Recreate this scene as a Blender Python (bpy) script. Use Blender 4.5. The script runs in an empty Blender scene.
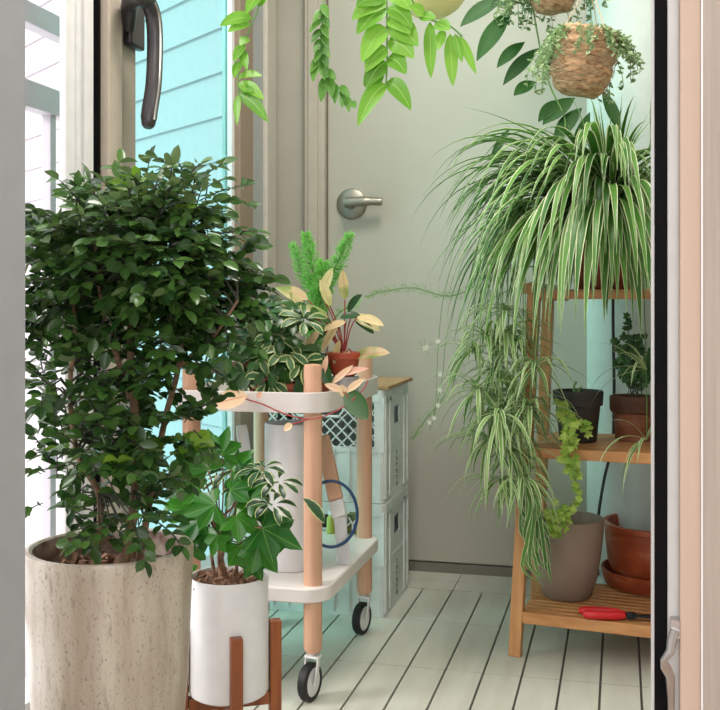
import bpy, math, random
from mathutils import Vector, Matrix, noise

# ------------------------------------------------------------------ camera, world, lights, exposure
SC = bpy.context.scene
COL = SC.collection
F = 1036.0; H = 0.75; A = math.radians(14.14); CA, SA = math.cos(A), math.sin(A)
cam_d = bpy.data.cameras.new('camera'); cam = bpy.data.objects.new('camera', cam_d); COL.objects.link(cam)
cam.location = (0, 0, H); cam.rotation_euler = (math.pi/2, 0, A)
cam_d.lens = F/720*36; cam_d.sensor_width = 36; cam_d.sensor_fit = 'HORIZONTAL'; cam_d.shift_y = -55/720
cam_d.clip_start = 0.05
SC.camera = cam
SC.view_settings.view_transform = 'Standard'; SC.view_settings.look = 'None'
SC.view_settings.gamma = 1; SC.view_settings.use_curve_mapping = False
SC.view_settings.exposure = 0.8
w = bpy.data.worlds.new('world'); SC.world = w; w.use_nodes = True
wn = w.node_tree.nodes; bg = wn['Background']
bg.inputs[0].default_value = (0.97, 0.98, 1.0, 1); bg.inputs[1].default_value = 1.5
sun_d = bpy.data.lights.new('sun', 'SUN'); sun = bpy.data.objects.new('sun', sun_d); COL.objects.link(sun)
sun_d.energy = 2.0; sun_d.angle = math.radians(25); sun_d.color = (1.0, 0.97, 0.93)
sun.rotation_euler = Vector((1.0, 0.55, -0.75)).to_track_quat('-Z', 'Y').to_euler()
def area(name, loc, target, sx, sy, power, color=(1, 1, 1)):
    d = bpy.data.lights.new(name, 'AREA'); d.shape = 'RECTANGLE'; d.size = sx; d.size_y = sy
    d.energy = power; d.color = color
    o = bpy.data.objects.new(name, d); COL.objects.link(o); o.location = loc
    o.rotation_euler = (Vector(target)-Vector(loc)).to_track_quat('-Z', 'Y').to_euler()
    return o
area('room_fill_light', (0.25, -0.9, 2.2), (-0.3, 2.0, 0.6), 1.4, 1.0, 14, (1, .98, .95))  # added area fill that brightens the balcony from the room side

area('balcony_fill_light', (-0.25, 1.75, 2.3), (-0.25, 1.75, 0), 0.5, 0.5, 13, (1, .95, .88))  # added neutral fill under the balcony ceiling, no fitting there

# ------------------------------------------------------------------ helpers
def ray(u, v):
    x = (u-360)/F; return Vector((x*CA-SA, CA+x*SA, (300-v)/F))
def atY(u, v, Y):
    r = ray(u, v); t = Y/r.y; return Vector((r.x*t, Y, H+r.z*t))
def atZ(u, v, z):
    r = ray(u, v); t = (z-H)/r.z; return Vector((r.x*t, r.y*t, z))
def X_of(u, Y):
    r = ray(u, 300); return r.x*Y/r.y
def Y_of(u, X):
    r = ray(u, 300); return X*r.y/r.x
def lin(c):
    return tuple((x/12.92 if x <= .04045 else ((x+.055)/1.055)**2.4) for x in (v/255 for v in c))
def rgba(c): return (*lin(c), 1)
R = random.Random(7)
UP = Vector((0, 0, 1))

class NT:
    def __init__(s, name):
        s.m = bpy.data.materials.new(name); s.m.use_nodes = True
        s.t = s.m.node_tree; s.n = s.t.nodes; s.bsdf = s.n['Principled BSDF']; s.out = s.n['Material Output']
    def new(s, k, **kw):
        n = s.n.new(k)
        for a, b in kw.items(): setattr(n, a, b)
        return n
    def link(s, a, b): s.t.links.new(a, b)
    def mix(s, fac, a, b):
        n = s.new('ShaderNodeMix', data_type='RGBA')
        for sock, v in ((n.inputs[0], fac), (n.inputs[6], a), (n.inputs[7], b)):
            if isinstance(v, (int, float, tuple)): sock.default_value = v
            else: s.link(v, sock)
        return n.outputs[2]
    def math(s, op, a, b=None, clamp=False):
        n = s.new('ShaderNodeMath', operation=op, use_clamp=clamp)
        for i, v in enumerate((a, b)):
            if v is None: continue
            if isinstance(v, (int, float)): n.inputs[i].default_value = v
            else: s.link(v, n.inputs[i])
        return n.outputs[0]
    def noise(s, scale, detail=3, stretch=None, rough=.5):
        tc = s.new('ShaderNodeTexCoord'); n = s.new('ShaderNodeTexNoise')
        n.inputs['Scale'].default_value = scale; n.inputs['Detail'].default_value = detail
        n.inputs['Roughness'].default_value = rough
        if stretch:
            mp = s.new('ShaderNodeMapping'); mp.inputs['Scale'].default_value = stretch
            s.link(tc.outputs['Object'], mp.inputs[0]); s.link(mp.outputs[0], n.inputs['Vector'])
        else: s.link(tc.outputs['Object'], n.inputs['Vector'])
        return n.outputs['Fac']
    def ramp(s, fac, stops):
        n = s.new('ShaderNodeValToRGB'); cr = n.color_ramp
        while len(cr.elements) < len(stops): cr.elements.new(.5)
        for e, (p, c) in zip(cr.elements, stops): e.position = p; e.color = c
        s.link(fac, n.inputs[0]); return n.outputs[0]

def mat(name, c, rough=.5, c2=None, scale=30, stretch=None, metal=0, bump=0, spec=.5, lo=.35, hi=.65, detail=3):
    k = NT(name); b = k.bsdf
    b.inputs['Roughness'].default_value = rough; b.inputs['Metallic'].default_value = metal
    b.inputs['Specular IOR Level'].default_value = spec
    if c2 is None: c2 = tuple(min(255, x*.975) for x in c)
    f = k.noise(scale, detail, stretch)
    k.link(k.ramp(f, [(lo, rgba(c)), (hi, rgba(c2))]), b.inputs['Base Color'])
    if bump:
        bp = k.new('ShaderNodeBump'); bp.inputs['Strength'].default_value = bump; bp.inputs['Distance'].default_value = .002
        k.link(f, bp.inputs['Height']); k.link(bp.outputs[0], b.inputs['Normal'])
    return k.m

def leafmat(name, c1, c2, margin=None, mw=.7, mid=None, midw=.12, rough=.38, trans=.3, blotch=None, bscale=60, back=None):
    k = NT(name); b = k.bsdf
    uv = k.new('ShaderNodeUVMap', uv_map='UVMap'); sp = k.new('ShaderNodeSeparateXYZ'); k.link(uv.outputs[0], sp.inputs[0])
    rn = k.new('ShaderNodeUVMap', uv_map='rnd'); sr = k.new('ShaderNodeSeparateXYZ'); k.link(rn.outputs[0], sr.inputs[0])
    a = k.math('MULTIPLY', k.math('ABSOLUTE', k.math('SUBTRACT', sp.outputs[0], .5)), 2)
    col = k.mix(sr.outputs[0], rgba(c1), rgba(c2))
    if blotch:
        tc = k.new('ShaderNodeTexCoord'); nz = k.new('ShaderNodeTexNoise'); nz.inputs['Scale'].default_value = bscale
        k.link(tc.outputs['Object'], nz.inputs[0])
        f = k.math('MULTIPLY', k.math('SUBTRACT', nz.outputs['Fac'], .5), 12, clamp=True)
        col = k.mix(f, col, rgba(blotch))
    if margin:
        f = k.math('MULTIPLY', k.math('SUBTRACT', a, mw), 12, clamp=True)
        col = k.mix(f, col, rgba(margin))
    if mid:
        f = k.math('MULTIPLY', k.math('SUBTRACT', midw, a), 14, clamp=True)
        col = k.mix(f, col, rgba(mid))
    if back:
        g = k.new('ShaderNodeNewGeometry'); col = k.mix(g.outputs['Backfacing'], col, rgba(back))
    k.link(col, b.inputs['Base Color']); b.inputs['Roughness'].default_value = rough
    tr = k.new('ShaderNodeBsdfTranslucent'); k.link(col, tr.inputs[0])
    ms = k.new('ShaderNodeMixShader'); ms.inputs[0].default_value = trans
    k.link(b.outputs[0], ms.inputs[1]); k.link(tr.outputs[0], ms.inputs[2]); k.link(ms.outputs[0], k.out.inputs[0])
    return k.m

class MB:
    """collects shapes in world coordinates; build() links them as ONE mesh object"""
    def __init__(s): s.v = []; s.f = []; s.uv = []; s.mi = []; s.cur = 0; s.has_uv = False
    def face(s, idx, uv=None, rnd=(0, 0)):
        s.f.append(idx); s.mi.append(s.cur); s.uv.append((uv, rnd))
        if uv: s.has_uv = True
    def box(s, lo, hi, rot=0, piv=None, M=None):
        lo, hi = Vector(lo), Vector(hi); n = len(s.v)
        P = [Vector((x, y, z)) for z in (lo.z, hi.z) for y in (lo.y, hi.y) for x in (lo.x, hi.x)]
        if rot:
            pv = Vector(piv) if piv is not None else (lo+hi)/2; m = Matrix.Rotation(rot, 3, 'Z'); P = [m@(p-pv)+pv for p in P]
        if M is not None: P = [M@p for p in P]
        s.v += P
        for q in ((0, 2, 3, 1), (4, 5, 7, 6), (0, 1, 5, 4), (2, 6, 7, 3), (0, 4, 6, 2), (1, 3, 7, 5)): s.face([n+i for i in q])
        return s
    def beam(s, p0, p1, w, h, up=UP):
        """rectangular bar between two points: w across, h along up"""
        p0, p1 = Vector(p0), Vector(p1); t = (p1-p0).normalized(); sd = t.cross(up)
        if sd.length < 1e-4: sd = t.cross(Vector((1, 0, 0)))
        sd.normalize(); n_ = sd.cross(t).normalized(); n = len(s.v)
        for p in (p0, p1):
            for a, b in ((-1, -1), (1, -1), (1, 1), (-1, 1)): s.v.append(p+sd*a*w/2+n_*b*h/2)
        s.face([n+3, n+2, n+1, n]); s.face([n+4, n+5, n+6, n+7])
        for i in range(4): j = (i+1) % 4; s.face([n+i, n+j, n+4+j, n+4+i])
        return s
    def tube(s, pts, r, n=10, caps=True):
        pts = [Vector(p) for p in pts]; L = len(pts)
        rs = r if isinstance(r, (list, tuple)) else [r]*L
        base = len(s.v); nrm = None
        for i, p in enumerate(pts):
            t = (pts[min(i+1, L-1)]-pts[max(i-1, 0)])
            if t.length < 1e-9: t = Vector((0, 0, 1))
            t.normalize()
            if nrm is None: nrm = t.orthogonal().normalized()
            else:
                nrm = nrm-t*nrm.dot(t)
                nrm = nrm.normalized() if nrm.length > 1e-6 else t.orthogonal().normalized()
            b = t.cross(nrm)
            for k in range(n):
                a = 2*math.pi*k/n; s.v.append(p+(nrm*math.cos(a)+b*math.sin(a))*rs[i])
        for i in range(L-1):
            for k in range(n):
                k2 = (k+1) % n; s.face([base+i*n+k, base+i*n+k2, base+(i+1)*n+k2, base+(i+1)*n+k])
        if caps:
            s.face([base+k for k in range(n)][::-1]); s.face([base+(L-1)*n+k for k in range(n)])
        return s
    def lathe(s, c, prof, n=48, M=None, closed=False):
        c = Vector(c); base = len(s.v); L = len(prof)
        for r, z in prof:
            for k in range(n):
                a = 2*math.pi*k/n; p = Vector((r*math.cos(a), r*math.sin(a), z))
                if M is not None: p = M@p
                s.v.append(c+p)
        for i in range(L-1 if not closed else L):
            i2 = (i+1) % L
            for k in range(n):
                k2 = (k+1) % n; s.face([base+i*n+k, base+i*n+k2, base+i2*n+k2, base+i2*n+k])
        if not closed:
            if prof[0][0] > 1e-4: s.face([base+k for k in range(n)][::-1])
            if prof[-1][0] > 1e-4: s.face([base+(L-1)*n+k for k in range(n)])
        return s
    def plate(s, cx, cy, z0, z1, hx, hy, r, inset=0, n=6):
        """rounded rectangle slab"""
        pts = []
        for sx, sy, a0 in ((1, 1, 0), (-1, 1, 90), (-1, -1, 180), (1, -1, 270)):
            for k in range(n+1):
                a = math.radians(a0+90*k/n); pts.append((cx+sx*(hx-r)+r*math.cos(a), cy+sy*(hy-r)+r*math.sin(a)))
        b = len(s.v); m = len(pts)
        for z in (z0, z1): s.v += [Vector((x, y, z)) for x, y in pts]
        s.face([b+i for i in range(m)][::-1]); s.face([b+m+i for i in range(m)])
        for i in range(m): j = (i+1) % m; s.face([b+i, b+j, b+m+j, b+m+i])
        return s
    def ring(s, cx, cy, z0, z1, hx, hy, r, t, n=6):
        """rounded rectangular rim of thickness t"""
        b = len(s.v)
        def out(d):
            rr = max(r-d, .002); o = []
            for sx, sy, a0 in ((1, 1, 0), (-1, 1, 90), (-1, -1, 180), (1, -1, 270)):
                for k in range(n+1):
                    a = math.radians(a0+90*k/n); o.append((cx+sx*(hx-d-rr)+rr*math.cos(a), cy+sy*(hy-d-rr)+rr*math.sin(a)))
            return o
        O, I = out(0), out(t); m = len(O)
        for L_, z in ((O, z0), (O, z1), (I, z1), (I, z0)): s.v += [Vector((x, y, z)) for x, y in L_]
        for q in range(4):
            q2 = (q+1) % 4
            for i in range(m): j = (i+1) % m; s.face([b+q*m+i, b+q*m+j, b+q2*m+j, b+q2*m+i])
        return s
    def strip(s, pts, ws, nrm, fold=.2, rnd=None):
        if rnd is None: rnd = (R.random(), R.random())
        L = len(pts); b = len(s.v); n = Vector(nrm)
        for i, p in enumerate(pts):
            t = (pts[min(i+1, L-1)]-pts[max(i-1, 0)]).normalized()
            sd = t.cross(n)
            if sd.length < 1e-5: sd = t.orthogonal()
            sd.normalize(); n = sd.cross(t); w_ = ws[i]
            s.v += [p-sd*w_/2+n*fold*w_, p.copy(), p+sd*w_/2+n*fold*w_]
        for i in range(L-1):
            y0, y1 = i/(L-1), (i+1)/(L-1)
            for k in range(2):
                a = b+i*3+k
                s.face([a, a+1, a+4, a+3], [(k/2, y0), (k/2+.5, y0), (k/2+.5, y1), (k/2, y1)], rnd)
        return s
    def leaf(s, base, d, nrm, L, W, droop=.6, n=5, fold=.18, prof='ovate', rnd=None):
        d = Vector(d).normalized(); p = Vector(base); pts = [p.copy()]; ws = []
        for i in range(n):
            dd = (d+Vector((0, 0, -1))*droop*(i+.5)/n).normalized(); p = p+dd*(L/n); pts.append(p.copy())
        for i in range(n+1):
            t = i/n
            if prof == 'ovate': q = math.sin(math.pi*min(1, t**.85))**.65 if 0 < t < 1 else .03
            elif prof == 'lance': q = math.sin(math.pi*t)**.9 if 0 < t < 1 else .03
            elif prof == 'obov': q = math.sin(math.pi*t**1.3)**.8 if 0 < t < 1 else .03
            else: q = min(1, (1-t)*2.2+.02)*(.55+.45*min(1, t*4))
            ws.append(max(.03, q)*W)
        return s.strip(pts, ws, nrm, fold, rnd)
    def palm(s, base, d, nrm, size, lobes=5, sharp=.55, cup=.12, rnd=None):
        """lobed leaf blade: petiole end at base, middle lobe along d"""
        if rnd is None: rnd = (R.random(), R.random())
        d = Vector(d).normalized(); sd = d.cross(Vector(nrm))
        if sd.length < 1e-4: sd = d.orthogonal()
        sd.normalize(); n = sd.cross(d); b = len(s.v); s.v.append(Vector(base))
        spread = 2.2; N = lobes*4; pts = []
        for i in range(N+1):
            t = i/N; a = (t-.5)*2*spread; ph = abs(((t*lobes) % 1)-.5)*2   # 0 at tip, 1 in notch
            big = 1-.38*abs(t-.5)*2
            r = size*big*(1-sharp*ph**.8)
            if i in (0, N): r *= .5
            z = -cup*size*(r/size)**2*1.5+(.05*size if ph > .5 else 0)
            pts.append(Vector(base)+d*math.cos(a)*r+sd*math.sin(a)*r*.95+n*z)
        s.v += pts
        for i in range(N):
            t0 = abs(((i/N*lobes) % 1)-.5); t1 = abs((((i+1)/N*lobes) % 1)-.5)
            s.face([b, b+1+i, b+2+i], [(.5, 0), (.5+t0, 1), (.5+t1, 1)], rnd)
        return s
    def build(s, name, mats, parent=None, smooth=True, bevel=0, origin=None, sub=0):
        if not isinstance(mats, (list, tuple)): mats = [mats]
        if parent is not None:
            o0 = Vector(parent['_o'])
        elif origin is not None: o0 = Vector(origin)
        else:
            xs = [v.x for v in s.v]; ys = [v.y for v in s.v]; zs = [v.z for v in s.v]
            o0 = Vector(((min(xs)+max(xs))/2, (min(ys)+max(ys))/2, min(zs)))
        me = bpy.data.meshes.new(name)
        me.from_pydata([tuple(v-o0) for v in s.v], [], s.f)
        for m in mats: me.materials.append(m)
        if len(mats) > 1: me.polygons.foreach_set('material_index', s.mi)
        if s.has_uv:
            u1 = me.uv_layers.new(name='UVMap'); u2 = me.uv_layers.new(name='rnd'); a1 = []; a2 = []
            for (uv, rn), f in zip(s.uv, s.f):
                for i in range(len(f)):
                    a1 += list(uv[i]) if uv else [.5, .5]; a2 += list(rn)
            u1.data.foreach_set('uv', a1); u2.data.foreach_set('uv', a2)
        me.polygons.foreach_set('use_smooth', [smooth]*len(me.polygons))
        if smooth: me.set_sharp_from_angle(angle=math.radians(40))
        o = bpy.data.objects.new(name, me); COL.objects.link(o)
        if parent is None: o.location = o0
        else: o.parent = parent
        o['_o'] = tuple(o0)
        if bevel:
            bm = o.modifiers.new('bevel', 'BEVEL'); bm.width = bevel; bm.segments = 2; bm.limit_method = 'ANGLE'; bm.angle_limit = math.radians(50)
        return o

def tag(o, label=None, cat=None, group=None, kind=None):
    if label: o['label'] = label
    if cat: o['category'] = cat
    if group: o['group'] = group
    if kind: o['kind'] = kind
    return o
def thing(name, loc, label, cat, group=None):
    o = bpy.data.objects.new(name, None); COL.objects.link(o); o.location = loc; o['_o'] = tuple(Vector(loc)); o.empty_display_size = .05
    return tag(o, label, cat, group)
def struct(name, mb, m, parent=None, **kw):
    o = mb.build(name, m, parent, **kw)
    if parent is None: o['kind'] = 'structure'
    return o
def rv(a=1): return Vector((R.uniform(-a, a), R.uniform(-a, a), R.uniform(-a, a)))
def bez(ps, n=12):
    """smooth polyline through points (catmull-rom)"""
    ps = [Vector(p) for p in ps]; P = [ps[0]*2-ps[1]]+ps+[ps[-1]*2-ps[-2]]; o = []
    for i in range(1, len(P)-2):
        for k in range(n):
            t = k/n; a, b, c, d = P[i-1:i+3]
            o.append(.5*((2*b)+(c-a)*t+(2*a-5*b+4*c-d)*t*t+(3*b-a-3*c+d)*t**3))
    o.append(ps[-1]); return o

# ------------------------------------------------------------------ materials
M_wall = mat('grey_plaster', (176, 172, 160), .75, (170, 166, 154), 6, bump=.05)
M_door = mat('door_paint', (180, 175, 162), .5, (175, 170, 156), 3)
M_trim = mat('taupe_trim', (182, 172, 158), .5)
M_trimd = mat('brown_trim', (150, 130, 112), .5)
M_whitef = mat('white_frame', (238, 236, 238), .4)
M_beigef = mat('beige_sash', (196, 182, 168), .45)
M_taupef = mat('taupe_sash', (160, 150, 138), .5)
M_black = mat('black_rubber', (10, 10, 12), .8, spec=.15)
M_ceil = mat('white_ceiling', (225, 224, 220), .8)
M_deck = mat('deck_tile', (204, 204, 192), .6, (194, 193, 180), 26, (1, .15, 1), bump=.12)
M_gap = mat('deck_underlay', (46, 44, 40), .8)
M_bridge = mat('deck_bridge', (120, 118, 110), .6)
M_steel = mat('brushed_steel', (160, 154, 142), .42, metal=.85)
M_handle = mat('dark_metal_handle', (72, 70, 74), .35, (88, 84, 86), 20, metal=.75)
M_chrome = mat('handle_edge', (190, 186, 186), .25, metal=.9)
M_jamb = mat('grey_jamb', (172, 174, 180), .6)
M_wood_in = mat('pale_wood_panel', (206, 182, 164), .55, (198, 172, 154), 40, (1, 1, .04))
M_wood_in2 = mat('grey_wood_panel', (184, 171, 160), .6, (170, 157, 147), 160, (1, 1, .03))
M_cart = mat('trolley_white', (228, 220, 216), .35, (224, 216, 212), 5)
M_beech = mat('beech_wood', (218, 172, 144), .5, (206, 156, 126), 60, (1, 1, .06))
M_bamboo = mat('bamboo_wood', (206, 150, 96), .45, (184, 124, 72), 70, (.15, 1, 1))
M_bamboov = mat('bamboo_post', (204, 150, 98), .45, (186, 130, 80), 70, (1, 1, .08))
M_walnut = mat('stand_wood', (152, 84, 42), .45, (124, 64, 30), 70, (1, 1, .08))
M_crate = mat('crate_plastic', (216, 219, 216), .5, (196, 200, 196), 14, detail=6)
M_ink = mat('faded_ink', (60, 64, 66), .7)
M_soil = mat('potting_soil', (58, 46, 38), .95, (110, 90, 74), 120, bump=.8)
M_chips = mat('bark_chips', (170, 130, 104), .8, (96, 66, 48), 60, bump=.5)
M_terra = mat('terracotta', (176, 92, 62), .75, (152, 76, 50), 18, bump=.15)
M_terrab = mat('weathered_terracotta', (104, 66, 46), .75, (78, 52, 40), 25, detail=6)
M_terrab2 = mat('weathered_terracotta_body', (134, 80, 54), .75, (176, 128, 104), 16, (1, 1, 3), lo=.45, hi=.85, detail=6)
M_darkpot = mat('dark_clay', (58, 50, 46), .7, (44, 40, 40), 22, detail=6)
M_beigepot = mat('taupe_clay', (152, 132, 118), .85, (140, 120, 106), 9, bump=.1)
M_white = mat('white_enamel', (236, 234, 236), .3)
M_blue = mat('blue_enamel_wire', (22, 62, 104), .35)
M_red = mat('red_plastic', (214, 28, 38), .3)
M_blk2 = mat('blackened_steel', (34, 36, 42), .4, metal=.5)
M_yellow = mat('pale_yellow_pot', (228, 224, 160), .45, (220, 214, 148), 6)
M_coir = mat('coir_fibre', (216, 176, 138), .95, (150, 108, 76), 70, (1, 1, 2.5), bump=1.0, detail=8)
M_string = mat('jute_string', (196, 176, 146), .9)
M_cable = mat('black_cable', (40, 42, 40), .5)
M_pipe = mat('drainpipe', (205, 214, 208), .5)
M_bark = mat('pale_bark', (158, 128, 102), .8, (110, 84, 64), 60, bump=.4)
M_stemr = mat('red_stem', (158, 62, 60), .6)
M_stemg = mat('green_stem', (112, 150, 84), .6)
M_stemd = mat('dark_stem', (60, 62, 50), .7)
M_lime = mat('lime_plastic', (168, 176, 76), .4)
M_olive = mat('olive_plastic', (176, 160, 56), .4)
M_jar = mat('grey_tin', (172, 168, 172), .4, metal=.2)
M_rubber = mat('tyre_rubber', (22, 22, 24), .55)
M_plasticw = mat('white_plastic', (226, 226, 226), .4)
M_rail = mat('white_railing', (188, 182, 188), .5)

# speckled glazed stoneware
k = NT('speckled_glaze'); b_ = k.bsdf
f1 = k.noise(10, 5, (3, 3, .35)); f2 = k.noise(300, 4, (1, 1, .55)); f3 = k.noise(90, 6, (1, 1, .22))
c = k.ramp(f1, [(.35, rgba((210, 198, 184))), (.65, rgba((176, 160, 142)))])
c = k.mix(k.math('MULTIPLY', k.math('SUBTRACT', f2, .58), 6, clamp=True), c, rgba((130, 108, 92)))
c = k.mix(k.math('MULTIPLY', k.math('SUBTRACT', f3, .55), 3.5, clamp=True), c, rgba((150, 132, 116)))
k.link(c, b_.inputs['Base Color']); b_.inputs['Roughness'].default_value = .3
M_glaze = k.m
M_glazerim = mat('brown_glaze_rim', (120, 84, 72), .3, (196, 180, 168), 40)
# orange glazed bowl with chalky bloom
k = NT('stained_terracotta'); b_ = k.bsdf
f1 = k.noise(14, 6, (1, 1, 1.8)); c = k.ramp(f1, [(.42, rgba((148, 66, 36))), (.56, rgba((172, 84, 48))), (.68, rgba((182, 136, 112)))])
k.link(c, b_.inputs['Base Color']); b_.inputs['Roughness'].default_value = .4
M_bowl = k.m
# tinted window glass
def glass(name, tint, rough=.02, fac=.10):
    k = NT(name); k.n.remove(k.bsdf)
    t = k.new('ShaderNodeBsdfTransparent'); t.inputs[0].default_value = (*tint, 1)
    g = k.new('ShaderNodeBsdfGlossy'); g.inputs['Roughness'].default_value = rough
    fr = k.new('ShaderNodeLayerWeight'); fr.inputs[0].default_value = .5
    ms = k.new('ShaderNodeMixShader'); k.link(k.math('MULTIPLY', k.math('POWER', fr.outputs['Facing'], 4), .35), ms.inputs[0])
    k.link(t.outputs[0], ms.inputs[1]); k.link(g.outputs[0], ms.inputs[2]); k.link(ms.outputs[0], k.out.inputs[0])
    return k.m
M_teal = glass('turquoise_glass', (.60, .86, .835))
# siding of the neighbouring house: wide boards
M_siding = mat('white_siding', (176, 168, 174), .7)

L_jas = leafmat('jasmine_leaf', (33, 64, 31), (86, 126, 58), mid=(96, 130, 70), midw=.06, rough=.24, trans=.25, back=(104, 128, 80))
L_jasl = leafmat('young_jasmine_leaf', (96, 140, 40), (140, 178, 60), rough=.35, trans=.4)
L_ivy = leafmat('tree_ivy_leaf', (30, 94, 26), (70, 142, 40), mid=(128, 176, 84), midw=.05, rough=.3, trans=.3)
L_schef = leafmat('umbrella_leaf', (30, 60, 38), (46, 84, 46), margin=(190, 200, 140), mw=.72, rough=.3, trans=.2)
L_schef2 = leafmat('variegated_umbrella_leaf', (52, 96, 50), (80, 120, 66), margin=(184, 192, 136), mw=.6, rough=.35, trans=.25)
L_dark = leafmat('dark_green_leaf', (26, 62, 26), (52, 96, 34), mid=(80, 120, 60), midw=.05, rough=.3, trans=.2)
L_fern = leafmat('foxtail_needle', (130, 205, 98), (168, 228, 124), rough=.5, trans=.4)
L_cream = leafmat('cream_leaf', (232, 222, 160), (226, 196, 150), mid=(214, 120, 110), midw=.07, margin=None, rough=.35, trans=.3, blotch=(150, 170, 90), bscale=14)
L_cream2 = leafmat('cream_pink_leaf', (236, 214, 168), (232, 178, 156), mid=(206, 90, 90), midw=.07, rough=.35, trans=.3)
L_spider = leafmat('spider_plant_leaf', (56, 108, 40), (108, 158, 68), margin=(226, 232, 190), mw=.74, rough=.4, trans=.35)
L_spider2 = leafmat('plantlet_leaf', (84, 130, 62), (140, 178, 100), margin=(224, 232, 190), mw=.6, rough=.45, trans=.35)
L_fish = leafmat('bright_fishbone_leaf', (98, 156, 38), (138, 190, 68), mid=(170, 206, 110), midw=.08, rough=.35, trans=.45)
L_fishd = leafmat('painted_shade_fishbone_leaf', (70, 118, 40), (98, 146, 56), rough=.4, trans=.35)  # darker copy of the fishbone leaf, shade put into its colour
L_strap = leafmat('dark_strap_leaf', (24, 74, 12), (38, 96, 20), mid=(60, 116, 34), midw=.05, rough=.6, trans=.25)
L_disch = leafmat('grey_green_vine_leaf', (112, 146, 98), (160, 186, 130), margin=(216, 222, 190), mw=.75, rough=.5, trans=.3)
L_ivyb = leafmat('lime_ivy_leaf', (126, 168, 56), (176, 200, 92), margin=(220, 222, 150), mw=.8, rough=.45, trans=.3)
L_ivyd = leafmat('small_dark_ivy_leaf', (44, 88, 44), (74, 120, 62), rough=.4, trans=.25)
L_flower = leafmat('tiny_white_petal', (240, 244, 226), (250, 250, 240), rough=.5, trans=.4)
L_aspar = leafmat('fern_needle', (110, 150, 84), (150, 186, 110), rough=.5, trans=.4)

# ------------------------------------------------------------------ SETTING
XL, XR, YB, YF, ZC = -0.97, 0.30, 2.83, 1.0, 2.35
# floor: deck boards in one structure with dark underlay
mb = MB(); mb.cur = 1; mb.box((-1.0, .95, -.03), (XR, YB, -.012))
WP = .0765; seam0 = -.498; g = .0024
xs = [seam0+WP*i for i in range(-7, 11)]
ys = [2.08+.306*k for k in range(-4, 2)]+[2.650]
mb.cur = 0
for i in range(len(xs)-1):
    a, b = max(xs[i], XL)+g, min(xs[i+1], XR)-g
    if b-a < .01: continue
    for j in range(len(ys)-1):
        mb.box((a, ys[j]+.0011, -.012), (b, ys[j+1]-.0011, 0))
xa = [-.97, -.728, -.422, -.115, .19, .30]
for i in range(5):
    mb.box((xa[i]+.001, 2.655, -.012), (xa[i+1]-.001, 2.735, 0)); mb.box((xa[i]+.001, 2.739, -.012), (xa[i+1]-.001, YB-.012, 0))
mb.cur = 2
for x in xs[1:-1]:
    if not XL < x < XR: continue
    y = 1.0
    while y < 2.64: mb.box((x-g, y, -.012), (x+g, y+.0045, -.004)); y += .0128
fl = struct('floor', mb, [M_deck, M_gap, M_bridge], smooth=False)

struct('wall_back', MB().box((XL-.1, YB, -.03), (XR+.05, YB+.1, ZC)), M_wall, smooth=False)
struct('wall_right', MB().box((XR, YF, -.03), (XR+.08, YB, ZC)), M_wall, smooth=False)
struct('ceiling', MB().box((XL-.1, .95, ZC), (XR+.08, YB+.1, ZC+.08)), M_ceil, smooth=False)

# door on the back wall
dl, dr = X_of(329, YB), .16
mb = MB().box((dl, YB-.012, .03), (dr, YB-.0005, 2.0))
door = struct('door_1', mb, M_door, smooth=False, bevel=.002)
hp = atY(352, 204, YB-.012)
Mh = Matrix.Rotation(math.pi/2, 3, 'X')
mb = MB().lathe(hp, [(.0, .0), (.0435, .0), (.0435, .006), (.038, .011), (.015, .012), (.014, .045), (0, .045)], 36, Mh)
lv = MB()
l0 = hp+Vector((0, -.045, 0))
mb.tube(bez([l0+Vector((-.008, 0, 0)), l0+Vector((.02, -.002, .001)), l0+Vector((.06, 0, .002)), l0+Vector((.096, .004, .001))], 6), [.015]*6+[.014]*6+[.0115]*6+[.010], 12)
struct('door_handle', mb, M_steel, door)
fr = MB()
xf = X_of(308, YB)
fr.box((xf, YB-.035, 0), (dl-.003, YB, 2.06)); fr.box((xf, YB-.035, 2.0), (dr+.05, YB, 2.06)); fr.box((dr+.003, YB-.035, 0), (dr+.05, YB, 2.0))
fr.box((xf+.012, YB-.042, 0), (dl-.022, YB-.034, 2.03))
struct('trim_1', fr, M_trim, smooth=False, bevel=.002)
struct('trim_2', MB().box((dl, YB-.012, .0), (XR, YB, .026)), mat('dark_sill', (120, 116, 104), .5), smooth=False)

# left side: window wall
def Yl(u, x=XL): return Y_of(u, x)
# stacked profiles at the corner (right of the glass)
mb = MB()
mb.box((XL-.034, Yl(236), 0), (XL+.012, Yl(249), ZC)); o = struct('trim_3', mb, M_trimd, smooth=False, bevel=.002)
mb = MB(); mb.box((XL-.034, Yl(249), 0), (XL+.004, Yl(262), ZC)); struct('trim_4', mb, mat('bluegrey_shade_trim', (170, 172, 172), .4), smooth=False)  # blue-grey colour stands in for shade on this profile
mb = MB(); mb.box((XL-.034, Yl(262), 0), (XL+.016, Yl(271), ZC)); struct('trim_5', mb, mat('painted_highlight_trim', (206, 198, 186), .5), smooth=False, bevel=.003)  # pale colour stands in for the highlight along the corner profile
struct('wall_left', MB().box((XL-.034, Yl(271), 0), (XL, YB, ZC)), M_wall, smooth=False)
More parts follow.
